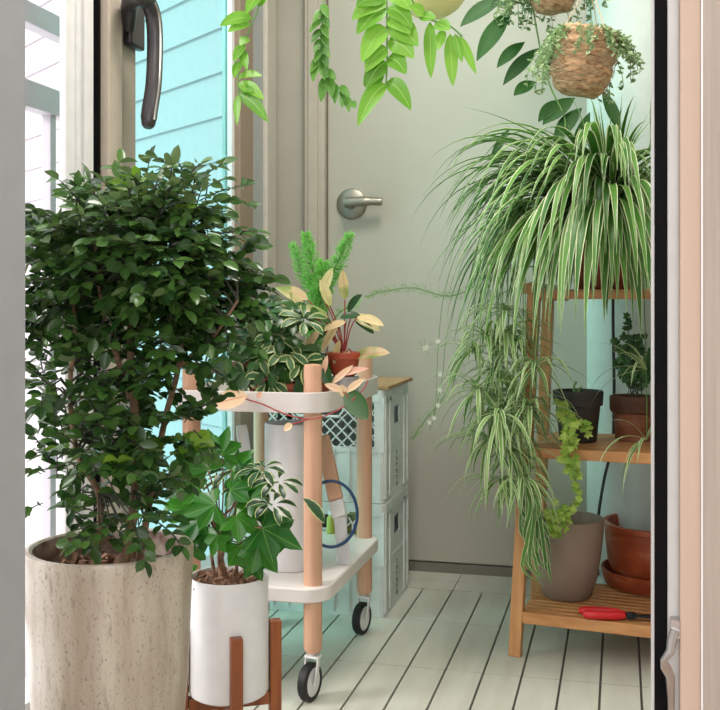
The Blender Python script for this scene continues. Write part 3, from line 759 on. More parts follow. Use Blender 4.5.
# ------------------------------------------------------------------ milk crates behind
cx1, cy0, cy1 = -.535, 2.376, 2.66; cx0 = cx1-.335
def crate(z0, label, lattice):
    hC = .268
    t = thing('milk_crate', ((cx0+cx1)/2, (cy0+cy1)/2, z0), label, 'crate', 'stacked milk crates')
    b = MB(); T = .006
    def rimband(za, zb_, o):  # outer band
        b.ring((cx0+cx1)/2, (cy0+cy1)/2, za, zb_, (cx1-cx0)/2+o-.004, (cy1-cy0)/2+o-.004, .015, T+o)
    rimband(z0, z0+.018, .0); rimband(z0+.118, z0+.132, .0); rimband(z0+hC-.03, z0+hC, .002)
    b.plate((cx0+cx1)/2, (cy0+cy1)/2, z0+.002, z0+.008, (cx1-cx0)/2-.01, (cy1-cy0)/2-.01, .012)
    fx0, fx1, gy0, gy1 = cx0+.004, cx1-.004, cy0+.004, cy1-.004
    # lower panels
    for (a, c_) in (((fx0+.004, gy0+.001), (fx1-.004, gy0+.004)), ((fx0+.004, gy1-.004), (fx1-.004, gy1-.001)), ((fx0+.001, gy0+.004), (fx0+.004, gy1-.004)), ((fx1-.004, gy0+.004), (fx1-.001, gy1-.004))):
        b.box((a[0], a[1], z0+.01), (c_[0], c_[1], z0+.125))
    # ribs
    nR = 8
    for i in range(nR+1):
        x = fx0+.012+(fx1-fx0-.024)*i/nR
        b.box((x-.0025, gy0-.002, z0+.01), (x+.0025, gy0+.003, z0+.125)); b.box((x-.0025, gy1-.003, z0+.01), (x+.0025, gy1+.002, z0+.125))
    for yq in (gy0+.012, gy0+.055, gy1-.055, gy1-.012):
        b.box((fx1-.004, yq-.006, z0+.01), (fx1+.002, yq+.006, z0+hC-.02)); b.box((fx0-.002, yq-.006, z0+.01), (fx0+.004, yq+.006, z0+hC-.02))
    for xq in (fx0+.012, fx1-.014):
        b.box((xq-.012, gy0-.001, z0+.12), (xq+.012, gy0+.004, z0+hC-.02))
    # upper right side: panel with handle opening
    ym = (gy0+gy1)/2; za, zc = z0+.13, z0+hC-.028
    for xw0, xw1 in ((fx1-.004, fx1-.001), (fx0+.001, fx0+.004)):
        b.box((xw0, gy0+.004, za), (xw1, ym-.03, zc)); b.box((xw0, ym+.03, za), (xw1, gy1-.004, zc)); b.box((xw0, ym-.03, za), (xw1, ym+.03, z0+.175)); b.box((xw0, ym-.03, z0+.218), (xw1, ym+.03, zc))
    b.box((fx0+.004, gy1-.004, za), (fx1-.004, gy1-.001, zc))
    # front upper: slot frame in the middle, lattice or panel at its sides
    xm = (fx0+fx1)/2; sw = .062
    zt_ = z0+hC-.03
    q = [Vector((xm-sw, gy0+.002, zt_)), Vector((xm-sw, gy0+.002, zt_-.022)), Vector((xm-sw+.012, gy0+.002, zt_-.036)), Vector((xm+sw-.012, gy0+.002, zt_-.036)), Vector((xm+sw, gy0+.002, zt_-.022)), Vector((xm+sw, gy0+.002, zt_))]
    b.tube(q, .0035, 6)
    if lattice:
        st_ = .029; zl0, zl1 = z0+.130, zt_
        hh = zl1-zl0
        def inslot(x, z): return abs(x-xm) < sw-.002 and z > zt_-.034
        for s_ in (1, -1):
            x = fx0-hh
            while x < fx1+hh:
                N = 24; run = []
                for i in range(N+2):
                    z = zl0+hh*i/N; xx = x+(s_*(z-zl0) if s_ > 0 else hh-(z-zl0))
                    ok = i <= N and fx0+.02 < xx < fx1-.022 and not inslot(xx, z)
                    if ok: run.append(Vector((xx, gy0+.002+.0006*s_, z)))
                    elif run:
                        if len(run) > 1: b.beam(run[0], run[-1], .0036, .0025, Vector((0, 1, 0)))
                        run = []
                x += st_
    else:
        b.box((fx0+.02, gy0+.001, za), (xm-sw, gy0+.004, zc)); b.box((xm+sw, gy0+.001, za), (fx1-.02, gy0+.004, zc)); b.box((xm-sw, gy0+.001, za), (xm+sw, gy0+.004, zt_-.036))
    b.build('crate_body', M_crate, t, smooth=False)
    ik = MB(); xk = fx1-.0008
    # faded upright lettering: short strokes one above another
    zz = z0+.108
    for gi in range(6):
        for (ya_, za_, yb_, zb_) in (((-.006, 0, .006, -.004)), ((-.006, 0, -.004, -.011)), ((.006, -.003, .004, -.012)))[:2+gi % 2]:
            ik.beam((xk, ym+ya_, zz+za_), (xk, ym+yb_, zz+zb_), .0022, .0008, Vector((1, 0, 0)))
        zz -= .0155
    ik.build('printed_mark', M_ink, t, smooth=False)
    return t
crate(0.0005, 'white milk crate standing on the floor, lower one of the stack', False)
crate(0.270, 'white milk crate with a lattice window, upper one of the stack', True)
o = MB().box((cx0-.004, cy0+.0, .5385), (cx1+.006, cy1+.004, .5475)).build('wooden_board', mat('weathered_board', (164, 130, 92), .7, (138, 106, 74), 40, (1, .1, 1)), smooth=False, bevel=.001)
tag(o, 'flat brown wooden board lying on top of the crate stack', 'board')

# ------------------------------------------------------------------ plants on the upper tray
zu = .5495
# A: dark umbrella plant
def U(u, v, Y): return atY(u, v, Y)
pa = Vector((X_of(262, 1.97), 1.97, zu))
t = thing('potted_umbrella_plant', pa, 'dense dark green umbrella plant in a low terracotta pot on the upper tray', 'potted plant')
pot_lathe(pa, .058, .044, .075, rim=.004).build('pot', M_terra, t); soil(pa, .051, .066, t)
fol = MB(); tw = MB(); fo2 = MB()
for i in range(60):
    u = R.gauss(268, 26); v = R.uniform(305, 382); u = max(222, min(318, u)); Y = 1.95+R.uniform(-.09, .06)
    h_ = U(u, v, Y); h_ = Vector((h_.x, Y, max(h_.z, zu+.02)))
    whorl(fol if i % 3 else fo2, h_, (h_-(pa+UP*.03)).normalized()+Vector((0, -.4, .4)), 6, .042, .0165, .9, 'obov', tw, pa+Vector((R.uniform(-.02, .02), 0, .07)))
for u, v, a in ((262, 366, 255), (276, 372, 275), (250, 372, 230), (240, 372, 190), (290, 358, 300), (300, 378, 280), (232, 360, 200)):
    a = math.radians(a); fol.leaf(U(u, v, 1.875), (math.cos(a), -.1, math.sin(a)), (0, -1, .3), .055, .032, .2, 6, .08, 'ovate')
fol.build('foliage', L_dark, t); o = fo2.build('variegated_foliage', L_schef2, t); o['label'] = 'green leaves with cream edges'; tw.build('stem', M_stemd, t)
# B: foxtail fern
pb = Vector((X_of(312, 2.09), 2.09, zu))
t = thing('potted_foxtail_fern', pb, 'bright green foxtail fern with upright feathery plumes on the upper tray', 'potted plant')
pot_lathe(pb, .046, .036, .075, rim=.004).build('pot', M_terra, t); soil(pb, .040, .066, t)
fol = MB(); tw = MB()
def plume(fm, twm, ps, w0, dens=260, nl=.012, nw=.0014, taper=True):
    q = bez(ps, 10); twm.tube(q, .0013, 5, False)
    for i in range(dens):
        t_ = i/dens; p = q[min(len(q)-1, int(t_*(len(q)-1)))]; j = min(len(q)-2, int(t_*(len(q)-1))); p = q[j].lerp(q[j+1], t_*(len(q)-1)-j)
        ax_ = (q[j+1]-q[j]).normalized(); o_ = rv(); o_ = (o_-ax_*o_.dot(ax_)).normalized()
        ww = w0*(math.sin(math.pi*min(1, .12+t_*.86))**.6) if taper else w0
        tip = p+(o_+ax_*.5).normalized()*ww*R.uniform(.5, 1)
        fm.leaf(p, tip-p, ax_, (tip-p).length, nw*1.2, 0, 2, .1, 'lance')
        for _ in range(3):
            bs = p.lerp(tip, R.uniform(.4, 1)); fm.leaf(bs, (o_+ax_*.6+rv(.7)).normalized(), rv(), nl*R.uniform(.6, 1), nw, 0, 2, .1, 'lance')
pt = pb+UP*.07
plume(fol, tw, [pt, U(316, 300, 2.07), U(312, 265, 2.06), U(306, 234, 2.06)], .024, 620, .012, .0019)
plume(fol, tw, [pt, U(312, 300, 2.08), U(300, 268, 2.08), U(293, 244, 2.08)], .016, 360, .012, .0018)
plume(fol, tw, [pt, U(325, 295, 2.08), U(338, 262, 2.07), U(350, 234, 2.06)], .022, 520, .012, .0019)
plume(fol, tw, [pt, U(320, 305, 2.06), U(322, 280, 2.05), U(324, 262, 2.05)], .026, 460, .012, .0019)
plume(fol, tw, [pt, U(335, 318, 2.1), U(352, 305, 2.11), U(358, 298, 2.12)], .012, 90)
o = fol.build('fronds', L_fern, t); tw.build('stem', M_stemg, t)
# tin with terracotta pot: variegated rubber plant
pj = Vector((X_of(344, 2.0), 2.0, zu))
o = MB().lathe(pj, [(0, 0), (.028, 0), (.029, .003), (.029, .044), (.030, .045), (.030, .048), (0, .048)], 36).build('storage_tin', M_jar); tag(o, 'small grey tin under the little terracotta pot on the upper tray', 'tin')
pcv = pj+UP*.0485
t = thing('potted_rubber_plant', pcv, 'cream and pink leaved plant in a small terracotta pot on the grey tin', 'potted plant')
pot_lathe(pcv, .033, .026, .048, rim=.003, rim_h=.014, wall=.005).build('pot', mat('red_terracotta', (168, 70, 46), .6), t); soil(pcv, .029, .042, t)
fol = MB(); tw = MB(); fg = MB()
cs_ = [(308, 300, 150, .05), (322, 296, 60, .05), (300, 308, 190, .045), (330, 306, 100, .045), (316, 312, 220, .05), (345, 300, 95, .05), (352, 315, 330, .055), (346, 322, 200, .04), (357, 317, 345, .048), (338, 325, 240, .05), (328, 318, 160, .05), (312, 322, 200, .045), (345, 348, 290, .035), (354, 357, 14, .062), (340, 340, 250, .04), (296, 300, 140, .04), (362, 372, 15, .0), (320, 330, 230, .045), (305, 316, 120, .045)]
for u, v, a, L in cs_:
    if not L: continue
    a = math.radians(a+R.uniform(-8, 8)); b = U(u, v, 1.99+R.uniform(-.03, .02))
    fol.leaf(b, (math.cos(a)*CA, -.15, math.sin(a)+.1), (R.uniform(-.4, .4), -1, .8), L*1.25, L*.46, .35, 7, .14, 'ovate')
    tw.tube(bez([pcv+UP*.04, (pcv+UP*.05+b)/2+Vector((0, 0, .01)), b], 4), .0014, 5, False)
for u, v, a in ((340, 318, 20), (355, 320, -20), (332, 330, 200), (348, 312, 60)):
    a = math.radians(a); fg.leaf(U(u, v, 2.0), (math.cos(a), -.2, math.sin(a)), (0, -1, .8), .05, .018, .6, 7, .14, 'ovate')
fol.build('foliage', L_cream, t); fg.build('green_foliage', L_dark, t)['label'] = 'plain green leaves'; tw.build('stem', M_stemr, t)
# C: hoya trailing over the rim
ph = Vector((X_of(293, 1.90), 1.905, zu))
t = thing('trailing_hoya', ph, 'pink and cream leaved vine with red stem draped over the rim of the upper tray', 'potted plant')
pot_lathe(ph, .030, .024, .042, rim=.003, rim_h=.012, wall=.005).build('pot', M_terra, t); soil(ph, .026, .037, t)
fol = MB(); tw = MB(); fg = MB()
yf = 1.812
main = bez([ph+UP*.04, U(270, 378, 1.87), U(252, 390, 1.85), U(245, 398, yf), U(262, 404, yf-.004), U(285, 414, yf-.006), U(308, 419, yf-.008), U(330, 414, yf-.012), U(350, 402, yf-.012), U(363, 390, yf-.006), U(368, 380, yf)], 6)
tw.tube(main, .0014, 6)
tw.tube(bez([U(350, 402, yf-.012), U(347, 396, yf-.012), U(343, 392, yf-.012)], 4), .0013, 6)
tw.tube(bez([U(308, 419, yf-.008), U(300, 422, yf-.008), U(292, 424, yf-.008)], 4), .0013, 6)
def HL(fm, u, v, a, L, W, nr=(0, -1, .35), dr=.05, y=yf-.01, pr='ovate'):
    a = math.radians(a); fm.leaf(U(u, v, y), (math.cos(a)*CA, -.06, math.sin(a)), nr, L, W, dr, 9, .1, pr)
HL(fol, 247, 396, 192, .070, .036); HL(fol, 258, 398, 60, .014, .012)
HL(fol, 343, 391, 160, .036, .014); HL(fol, 344, 393, 35, .048, .014, pr='lance'); HL(fol, 346, 398, 110, .026, .016)
HL(fol, 292, 424, 215, .020, .014)
HL(fol, 335, 376, 20, .068, .014, dr=.25, pr='lance', y=1.86); HL(fol, 330, 385, 40, .06, .013, y=1.86, pr='lance'); HL(fol, 322, 378, 75, .045, .012, y=1.86, pr='lance')
HL(fg, 346, 390, -50, .066, .038); HL(fg, 322, 362, -70, .05, .022, y=1.86)
fol.build('foliage', L_cream2, t); fg.build('green_foliage', L_dark, t)['label'] = 'plain dark green leaves'; tw.build('stem', M_stemr, t)
# small red and white pot at the rim
p = Vector((X_of(300, 1.96), 1.965, zu)); p.x = X_of(303, 1.965)
# another low pot at the left of the tray
pq = Vector((X_of(232, 1.93), 1.93, zu)); pq.x = tx0+.085-.02; pq.y = 1.90
# ------------------------------------------------------------------ bamboo shelf
e1 = Vector((.9914, -.1305, 0)); e2 = Vector((.1305, .9914, 0)); S0 = Vector((-.176, 2.195, 0))
def S(a, b, z): return S0+e1*a+e2*b+UP*z
SW, SD = .40, .26
t = thing('shelf_unit', S(SW/2, SD/2, 0), 'three-tier bamboo shelf unit with slatted levels at the right', 'shelf')
ztop = .765
for a, b, da in ((0, 0, -.041), (SW, 0, .020), (-.022, SD, -.03), (SW, SD, .02)):
    MB().beam(S(a+da, b, 0), S(a, b, ztop), .026, .022, e2).build('post', M_bamboov, t, smooth=False, bevel=.002)
for z, hb_ in ((.097, .024), (.443, .022), (.772, .020)):
    lv_ = MB(); tk = .018; w1 = .02 if z < .7 else -.012
    k0 = .013-.041*(1-z/ztop)*(z < .7)
    lv_.beam(S(k0, -.004, z-hb_/2), S(SW-k0, -.004, z-hb_/2), tk, hb_); lv_.beam(S(k0, SD, z-hb_/2), S(SW-k0, SD, z-hb_/2), tk, hb_)
    if z > .7: lv_.beam(S(0-.012, .0, z-hb_/2+.012), S(-.012, SD, z-hb_/2+.012), .026, .022)
    for i in range(10):
        b = .022+i*(SD-.044)/9; lv_.beam(S(k0-.006, b, z-.004), S(SW-k0, b, z-.004), .017, .008)
    for a in (.02, SW-.02): lv_.beam(S(a, .006, z-.016), S(a, SD-.01, z-.016), .014, .016)
    lv_.build('slatted_shelf', M_bamboo, t, smooth=False, bevel=.0015)

# beige pot
zs0, zs1, zs2 = .0975, .4435, .7725
pc_ = atZ(567, 596, zs0); pc_.z = zs0
t = thing('clay_pot', pc_, 'taupe tapered clay pot on the bottom shelf under the trailing ivy', 'pot')
MB().lathe(pc_, [(0, 0), (.046, 0), (.052, .004), (.064, .04), (.073, .09), (.0785, .14), (.080, .170), (.0785, .174), (.0735, .174), (.072, .168), (.066, .10), (.05, .012), (0, .012)], 56).build('pot_body', M_beigepot, t)
soil(pc_, .066, .12, t)
# glazed terracotta bowl on its saucer
pg = atZ(655, 585, zs0); pg.z = zs0
o = MB().lathe(pg, [(0, 0), (.10, 0), (.112, .004), (.119, .026), (.121, .040), (.116, .040), (.112, .030), (.106, .012), (0, .012)], 64).build('saucer', M_bowl); tag(o, 'wide orange-brown terracotta saucer under the stained bowl', 'saucer')
pg2 = pg+UP*.0125
o = MB().lathe(pg2, [(0, 0), (.085, 0), (.094, .006), (.106, .045), (.111, .09), (.113, .118), (.117, .120), (.117, .132), (.112, .134), (.105, .132), (.102, .11), (.085, .015), (0, .012)], 64).build('terracotta_bowl', M_bowl); tag(o, 'round orange-brown terracotta bowl with pale stains on the bottom shelf', 'bowl')
# red secateurs
q0, q1 = atZ(581, 613, zs0+.010), atZ(621, 615, zs0+.010)
t = thing('secateurs', (q0+q1)/2-UP*.010, 'red handled secateurs lying on the front edge of the bottom shelf', 'secateurs')
ex = (q1-q0).normalized(); ey = Vector((-ex.y, ex.x, 0))
q1 = q0+ex*.088
for s_, dz, off, ng in ((-1, .0, -.006, 'handle'), (1, .0, .017, 'handle')):
    hh_ = bez([q0+ey*off*1.0-ex*.004*(s_)+UP*dz, q0+ex*.03+ey*(off*1.25), q0+ex*.062+ey*off*1.0, q1+ey*off*.35], 6)
    n = len(hh_); MB().tube(hh_, [.0045, .0075]+[.0088]*(n-6)+[.0085, .0075, .007, .006], 12).build(ng, M_red, t)
bl = MB()
bl.beam(q1-ex*.006+UP*.0, q1+ex*.025, .014, .007); bl.beam(q1+ex*.02+ey*.002, q1+ex*.07+ey*.008, .013, .003); bl.beam(q1+ex*.02-ey*.002, q1+ex*.062-ey*.006, .009, .004)
bl.tube([q1+ex*.012-UP*.006, q1+ex*.012+UP*.006], .008, 14)
bl.build('blades', M_blk2, t, smooth=False, bevel=.001)
# dark clay pot with trailing lime ivy
pd = atZ(578, 441, zs1); pd.z = zs1
t = thing('potted_trailing_ivy', pd, 'dark clay pot on the middle shelf with lime green ivy trailing over its front', 'potted plant')
MB().lathe(pd, [(0, 0), (.038, 0), (.040, .003), (.0475, .078), (.0525, .079), (.0545, .107), (.053, .110), (.048, .110), (.047, .10), (.037, .008), (0, .008)], 48).build('pot', M_darkpot, t)
soil(pd, .046, .096, t)
tw = MB(); fol = MB()
tw.tube(bez([pd+Vector((-.005, -.01, .095)), pd+Vector((-.008, -.012, .118)), pd+Vector((-.003, -.012, .13))], 4), .003, 6)
tw.tube(bez([pd+Vector((.004, -.01, .095)), pd+Vector((.002, -.012, .112)), pd+Vector((.009, -.012, .118))], 4), .0025, 6)
Yv = S0.y-.045
vine = bez([pd+Vector((-.02, -.02, .10)), pd+Vector((-.03, -.05, .085)), U(570, 425, 2.135), U(568, 448, 2.12), U(572, 470, 2.12), U(578, 490, 2.12), U(574, 505, 2.12), U(562, 512, 2.13), U(552, 522, 2.14), U(556, 535, 2.14)], 10)
tw.tube(vine, .0013, 5)
for i, p in enumerate(vine[10:]):
    n = 2 if i < 30 else 1
    if i > 60: n = 2
    for _ in range(n):
        sz = R.uniform(.011, .018) if i < 30 else R.uniform(.008, .014)
        dv = Vector((R.uniform(-1, 1), R.uniform(-.9, -.1), R.uniform(-.8, .4)))
        fol.palm(p+Vector((R.uniform(-1, 1)*(.013 if i < 35 else .006), R.uniform(-.012, .004), R.uniform(-.008, .008))), dv, (R.uniform(-.5, .5), -1, R.uniform(.1, .9)), sz, 5, .3, .2)
for _ in range(10):
    fol.palm(U(R.uniform(570, 590), R.uniform(420, 434), 2.14), (R.uniform(-1, 1), -.4, R.uniform(-.5, .5)), (0, -1, .5), .014, 5, .3, .2)
for _ in range(26):
    fol.palm(U(R.gauss(556, 7), R.gauss(520, 9), 2.13+R.uniform(-.02, .02)), (R.uniform(-1, 1), -.4, R.uniform(-.7, .5)), (0, -1, .5), R.uniform(.009, .016), 5, .3, .2)
tw.build('stem', M_stemg, t); fol.build('foliage', L_ivyb, t)
# brown pot with small dark ivy
pe = atZ(633, 440, zs1); pe.z = zs1
t = thing('potted_small_ivy', pe, 'banded brown terracotta pot on the middle shelf with small dark ivy', 'potted plant')
MB().lathe(pe, [(0, 0), (.036, 0), (.038, .003), (.0415, .066), (.041, .067)], 48).build('pot', M_terrab2, t)
MB().lathe(pe, [(.0415, .060), (.0475, .062), (.050, .068), (.0505, .094), (.049, .097), (.044, .097), (.043, .09), (.041, .062)], 48, closed=True).build('rim', M_terrab, t)
soil(pe, .043, .086, t)
tw = MB(); fol = MB(); fs = MB()
for _ in range(11):
    tp = U(R.uniform(613, 650), R.uniform(305, 375), pe.y+R.uniform(-.03, .04))
    q = bez([pe+Vector((R.uniform(-.02, .02), R.uniform(-.02, .02), .085)), (pe+UP*.09+tp)/2+Vector((R.uniform(-.02, .02), 0, .02)), tp], 7); tw.tube(q, .001, 5, False)
    for p in q[4:]:
        for _ in range(2): fol.palm(p+rv(.008), (R.uniform(-1, 1), -.3, R.uniform(-1, .5)), (0, -1, .5), R.uniform(.009, .016), 5, .3, .2)
tw.build('stem', M_stemd, t); fol.build('foliage', L_ivyd, t)

# ------------------------------------------------------------------ spider plant on the shelf top
ps = S(.135, .10, zs2)
t = thing('spider_plant', ps, 'huge striped spider plant arching over the top of the bamboo shelf', 'potted plant')
pot_lathe(ps, .075, .058, .115, rim=.005, rim_h=.024).build('pot', M_terra, t); soil(ps, .068, .104, t)
fol = MB()
crown = ps+UP*.125
for i in range(380):
    az = R.uniform(0, 2*math.pi)
    # denser on the sides facing the room and to the left
    if R.random() < .62: az = math.radians(R.uniform(150, 300))
    el = math.radians(R.uniform(15, 75)); L = R.uniform(.26, .46)
    b = crown+Vector((math.cos(az), math.sin(az), 0))*R.uniform(.0, .045)+Vector((0, 0, R.uniform(-.01, .02)))
    if math.cos(az) > .3: L *= .75
    elif math.sin(az) < .2: L = R.uniform(.30, .48)
    q = arc(b, az, el, L, R.uniform(.75, 1.3), 16)
    q = [Vector((min(p.x, XR-.02), p.y, p.z)) for p in q]
    fol.strip(q, strap_w(R.uniform(.012, .0205), 16, .62), UP, .16)
for i in range(60):
    az = math.radians(R.uniform(215, 345)); b = crown+Vector((math.cos(az), math.sin(az), 0))*.02
    fol.strip(arc(b, az, math.radians(R.uniform(30, 72)), R.uniform(.26, .37), R.uniform(1.2, 1.8), 16), strap_w(R.uniform(.014, .022), 16, .62), UP, .16)
for i in range(34):
    az = R.uniform(0, 6.28); fol.strip(arc(crown+rv(.012), az, math.radians(R.uniform(62, 84)), R.uniform(.22, .34), R.uniform(.45, .75), 14), strap_w(R.uniform(.009, .013), 14, .6), UP, .16)
for i in range(26):   # young upright leaves
    az = R.uniform(0, 6.28); el = math.radians(R.uniform(60, 88)); L = R.uniform(.16, .30)
    fol.strip(arc(crown+rv(.015), az, el, L, R.uniform(.12, .4), 12), strap_w(.009, 12, .6), (math.cos(az), math.sin(az), .3), .16)
for u0, v0, u1, v1, u2, v2 in ((585, 205, 535, 135, 460, 106), (585, 205, 520, 150, 455, 137), (600, 200, 650, 150, 652, 80), (600, 205, 560, 150, 515, 125), (590, 215, 500, 170, 440, 215), (590, 215, 500, 185, 437, 262), (585, 210, 490, 175, 452, 255)):
    q = bez([U(u0, v0, 2.25), U((u0+u1)/2, (v0+v1)/2-8, 2.22), U(u1, v1, 2.18), U((u1+u2)/2, (v1+v2)/2-4, 2.15), U(u2, v2, 2.12)], 5)
    fol.strip(q, strap_w(.011, len(q)-1, .5), UP, .16)
fol.build('foliage', L_spider, t)
# trailing runners with plantlets
def plantlet(p, n, L, W, name='plantlet', down=.9):
    f_ = MB()
    for i in range(n):
        az = R.uniform(0, 6.28); el = math.radians(R.uniform(-35, 45)); LL = L*R.uniform(.55, 1.1)
        q = arc(p+rv(.004), az, el, LL, R.uniform(.5, 1.1)*down, 9)
        f_.strip(q, strap_w(W*R.uniform(.7, 1.1), 9, .5), UP, .16)
    return f_.build(name, L_spider2, t)
rn = MB()
runs = [(505, 310), (485, 335), (515, 345), (495, 368), (478, 388), (512, 392), (530, 405), (498, 415), (520, 430), (488, 440), (510, 455), (500, 480), (522, 478), (535, 365), (472, 350), (508, 330), (494, 395), (505, 425)]
for i, (u, v) in enumerate(runs):
    Y = 2.15+R.uniform(-.07, .05); p = U(u, v, Y)
    plantlet(p, 28, .15 if v > 380 else .13, .009)
    rn.tube(bez([crown+Vector((-.02, -.02, 0)), U((545+u)/2, 200, Y-.01), U(u+4, 250, Y), (U(u+3, (250+v)/2, Y)), p], 6), .0012, 5, False)
for uv in ((532, 470, 548, 560, 15), (525, 465, 540, 585, 8)):
    f_ = MB()
    for i in range(14):
        q = bez([U(524+R.uniform(-6, 6), 470+R.uniform(-6, 6), 2.13), U(530+R.uniform(-12, 10), 505, 2.11+R.uniform(-.02, .02)), U(540+R.uniform(-18, 8), uv[3]-25+R.uniform(-10, 5), 2.12), U(543+R.uniform(-16, 10), uv[3]+R.uniform(-25, 8), 2.13)], 4)
        f_.strip(q, strap_w(.0085, len(q)-1, .6), (0, -1, .2), .16)
    f_.build('plantlet', L_spider, t)
rn.build('runners', M_stemg, t)
# flowering runner with tiny white flowers
fr_ = MB(); q = bez([U(505, 215, 2.2), U(465, 240, 2.2), U(445, 290, 2.2), U(438, 350, 2.2), U(436, 400, 2.2), U(430, 430, 2.2)], 8); fr_.tube(q, .0008, 5, False)
q2 = bez([U(505, 225, 2.2), U(470, 260, 2.2), U(448, 330, 2.2), U(442, 380, 2.2), U(432, 425, 2.2)], 8); fr_.tube(q2, .0008, 5, False)
flw = []
for u, v in ((438, 341), (425, 348), (440, 374), (434, 418), (440, 390), (430, 422), (427, 347), (438, 405)):
    cpt = U(u, v, 2.19); fl_ = MB(); flw.append(fl_)
    for k_ in range(6):
        a = k_*math.pi/3; fl_.leaf(cpt, (math.cos(a), -.4, math.sin(a)), (0, -1, 0), .0075, .0028, 0, 3, .05, 'lance')
for k_ in range(7):
    a = R.uniform(0, 6.28); fr_.tube([U(425, 348, 2.19), U(425, 348, 2.19)+Vector((math.cos(a)*.022, 0, math.sin(a)*.018))], .0006, 4)
fr_.build('flower_stalk', M_stemg, t); [f_.build('flower', L_flower, t) for f_ in flw]
# plantlets at the right end of the middle shelf belong to a second runner
o = MB()
for i in range(16):
    b_ = U(646, 370 if i % 2 else 440, 2.14); az = R.uniform(1.8, 5.0)
    o.strip(arc(b_, az, math.radians(R.uniform(-20, 60)), R.uniform(.09, .17), R.uniform(.4, .9), 10), strap_w(.006, 10, .5), UP, .16)
o.tube(bez([crown+Vector((.02, -.03, 0)), U(640, 250, 2.10), U(646, 370, 2.14), U(647, 440, 2.14)], 8), .0011, 5)
o.build('plantlet', L_spider2, t)['label'] = 'pale plantlets hanging at the right'

# ------------------------------------------------------------------ feathery asparagus fern behind the spider plant
pf = S(.08, .225, zs2)
t = thing('asparagus_fern', pf, 'fine feathery fern with long arching fronds reaching left from behind the spider plant', 'potted plant')
pot_lathe(pf, .042, .034, .07, rim=.003).build('pot', M_terra, t); soil(pf, .036, .062, t)
fol = MB(); tw = MB(); p0 = pf+UP*.06
plume(fol, tw, [p0, U(500, 270, 2.4), U(468, 290, 2.38), U(445, 296, 2.36), U(415, 288, 2.35), U(385, 291, 2.34), U(366, 297, 2.34)], .017, 330, .008, .0009)
plume(fol, tw, [p0, U(490, 300, 2.42), U(465, 350, 2.40), U(445, 395, 2.38), U(425, 420, 2.37), U(412, 440, 2.36)], .022, 220, .008, .0008)
fol.build('fronds', L_aspar, t); tw.build('stem', M_stemg, t)

# ------------------------------------------------------------------ hanging things
def cord(mb, p, r=.0012): mb.tube([p, Vector((p.x, p.y, ZC))], r, 6)
def coir(u, v, Y, r, h, tilt, label, nv, seed):
    rr = random.Random(seed)
    cpt = U(u, v, Y); base = cpt-UP*h/2
    t = thing('coir_planter', base, label, 'hanging planter', 'coir planters hanging at the top right')
    b = MB(); Mt = Matrix.Rotation(tilt, 3, 'Y'); prof = [(0, 0), (r*.55, .0), (r*.78, h*.08), (r*.93, h*.3), (r*.98, h*.42), (r*.90, h*.5), (r*.98, h*.6), (r*.95, h*.8), (r*.90, h*.97), (r*.82, h), (r*.7, h*.93), (0, h*.9)]
    b.lathe(Vector((0, 0, 0)), prof, 60)
    b.v = [base+Mt@(v_*(1+.09*noise.noise(v_*70+Vector((seed, 0, 0))))+Vector((0, 0, .004*noise.noise(v_*40)))) for v_ in b.v]
    b.build('fibre_shell', M_coir, t)
    fb = MB()
    for _ in range(240):
        a = rr.uniform(0, 6.28); z = rr.uniform(.08, 1)*h; a2 = a+rr.uniform(.2, .9); z2 = z+rr.uniform(-.012, .012)
        q = []
        for k in range(5):
            s_ = k/4; aa = a+(a2-a)*s_; rz = r*(.80+.2*min(1, z/h*3)); q.append(base+Mt@Vector((math.cos(aa)*rz, math.sin(aa)*rz, z+(z2-z)*s_))+Vector((0, 0, .0)))
        fb.tube(q, .0007, 3, False)
    fb.build('loose_fibres', M_string, t)['kind'] = 'stuff'
    cd = MB(); top_ = base+Mt@Vector((0, 0, h))
    for k in range(3):
        a = k*2.09+1.2; cd.tube([base+Mt@Vector((math.cos(a)*r*.85, math.sin(a)*r*.85, h*.95)), top_+Vector((0, 0, .10))], .0011, 5)
    cord(cd, top_+Vector((0, 0, .10))); cd.build('string', M_string, t)
    fol = MB(); tw = MB()
    for _ in range(nv):
        a = rr.uniform(0, 6.28); L = rr.uniform(.06, .17); p = base+Mt@Vector((math.cos(a)*r*.6, math.sin(a)*r*.6, h)); d = Vector((math.cos(a), math.sin(a), .5)).normalized()
        if math.cos(a) > -.2 and math.sin(a) < 0: L *= .5
        q = [p.copy()]; n = 9
        for i in range(n): d = (d+Vector((rr.uniform(-.2, .2), rr.uniform(-.2, .2), -.38))).normalized(); p = p+d*L/n; q.append(p.copy())
        tw.tube(q, .0008, 4, False)
        for pp in q[1:]:
            for _2 in range(3):
                dd = Vector((rr.uniform(-1, 1), rr.uniform(-1, 1), rr.uniform(-.8, .5))); fol.leaf(pp, dd, rv(), rr.uniform(.009, .016), rr.uniform(.005, .008), .2, 3, .1, 'ovate')
    fol.build('foliage', L_disch, t); tw.build('vines', M_stemg, t)
    return t
coir(577, 63, 2.14, .064, .128, .2, 'lower coir-fibre hanging planter tilted, with small grey-green vines', 60, 3)
coir(554, -12, 2.30, .053, .105, -.05, 'upper coir-fibre hanging planter with grey-green vines, cut by the top of the photo', 110, 5)

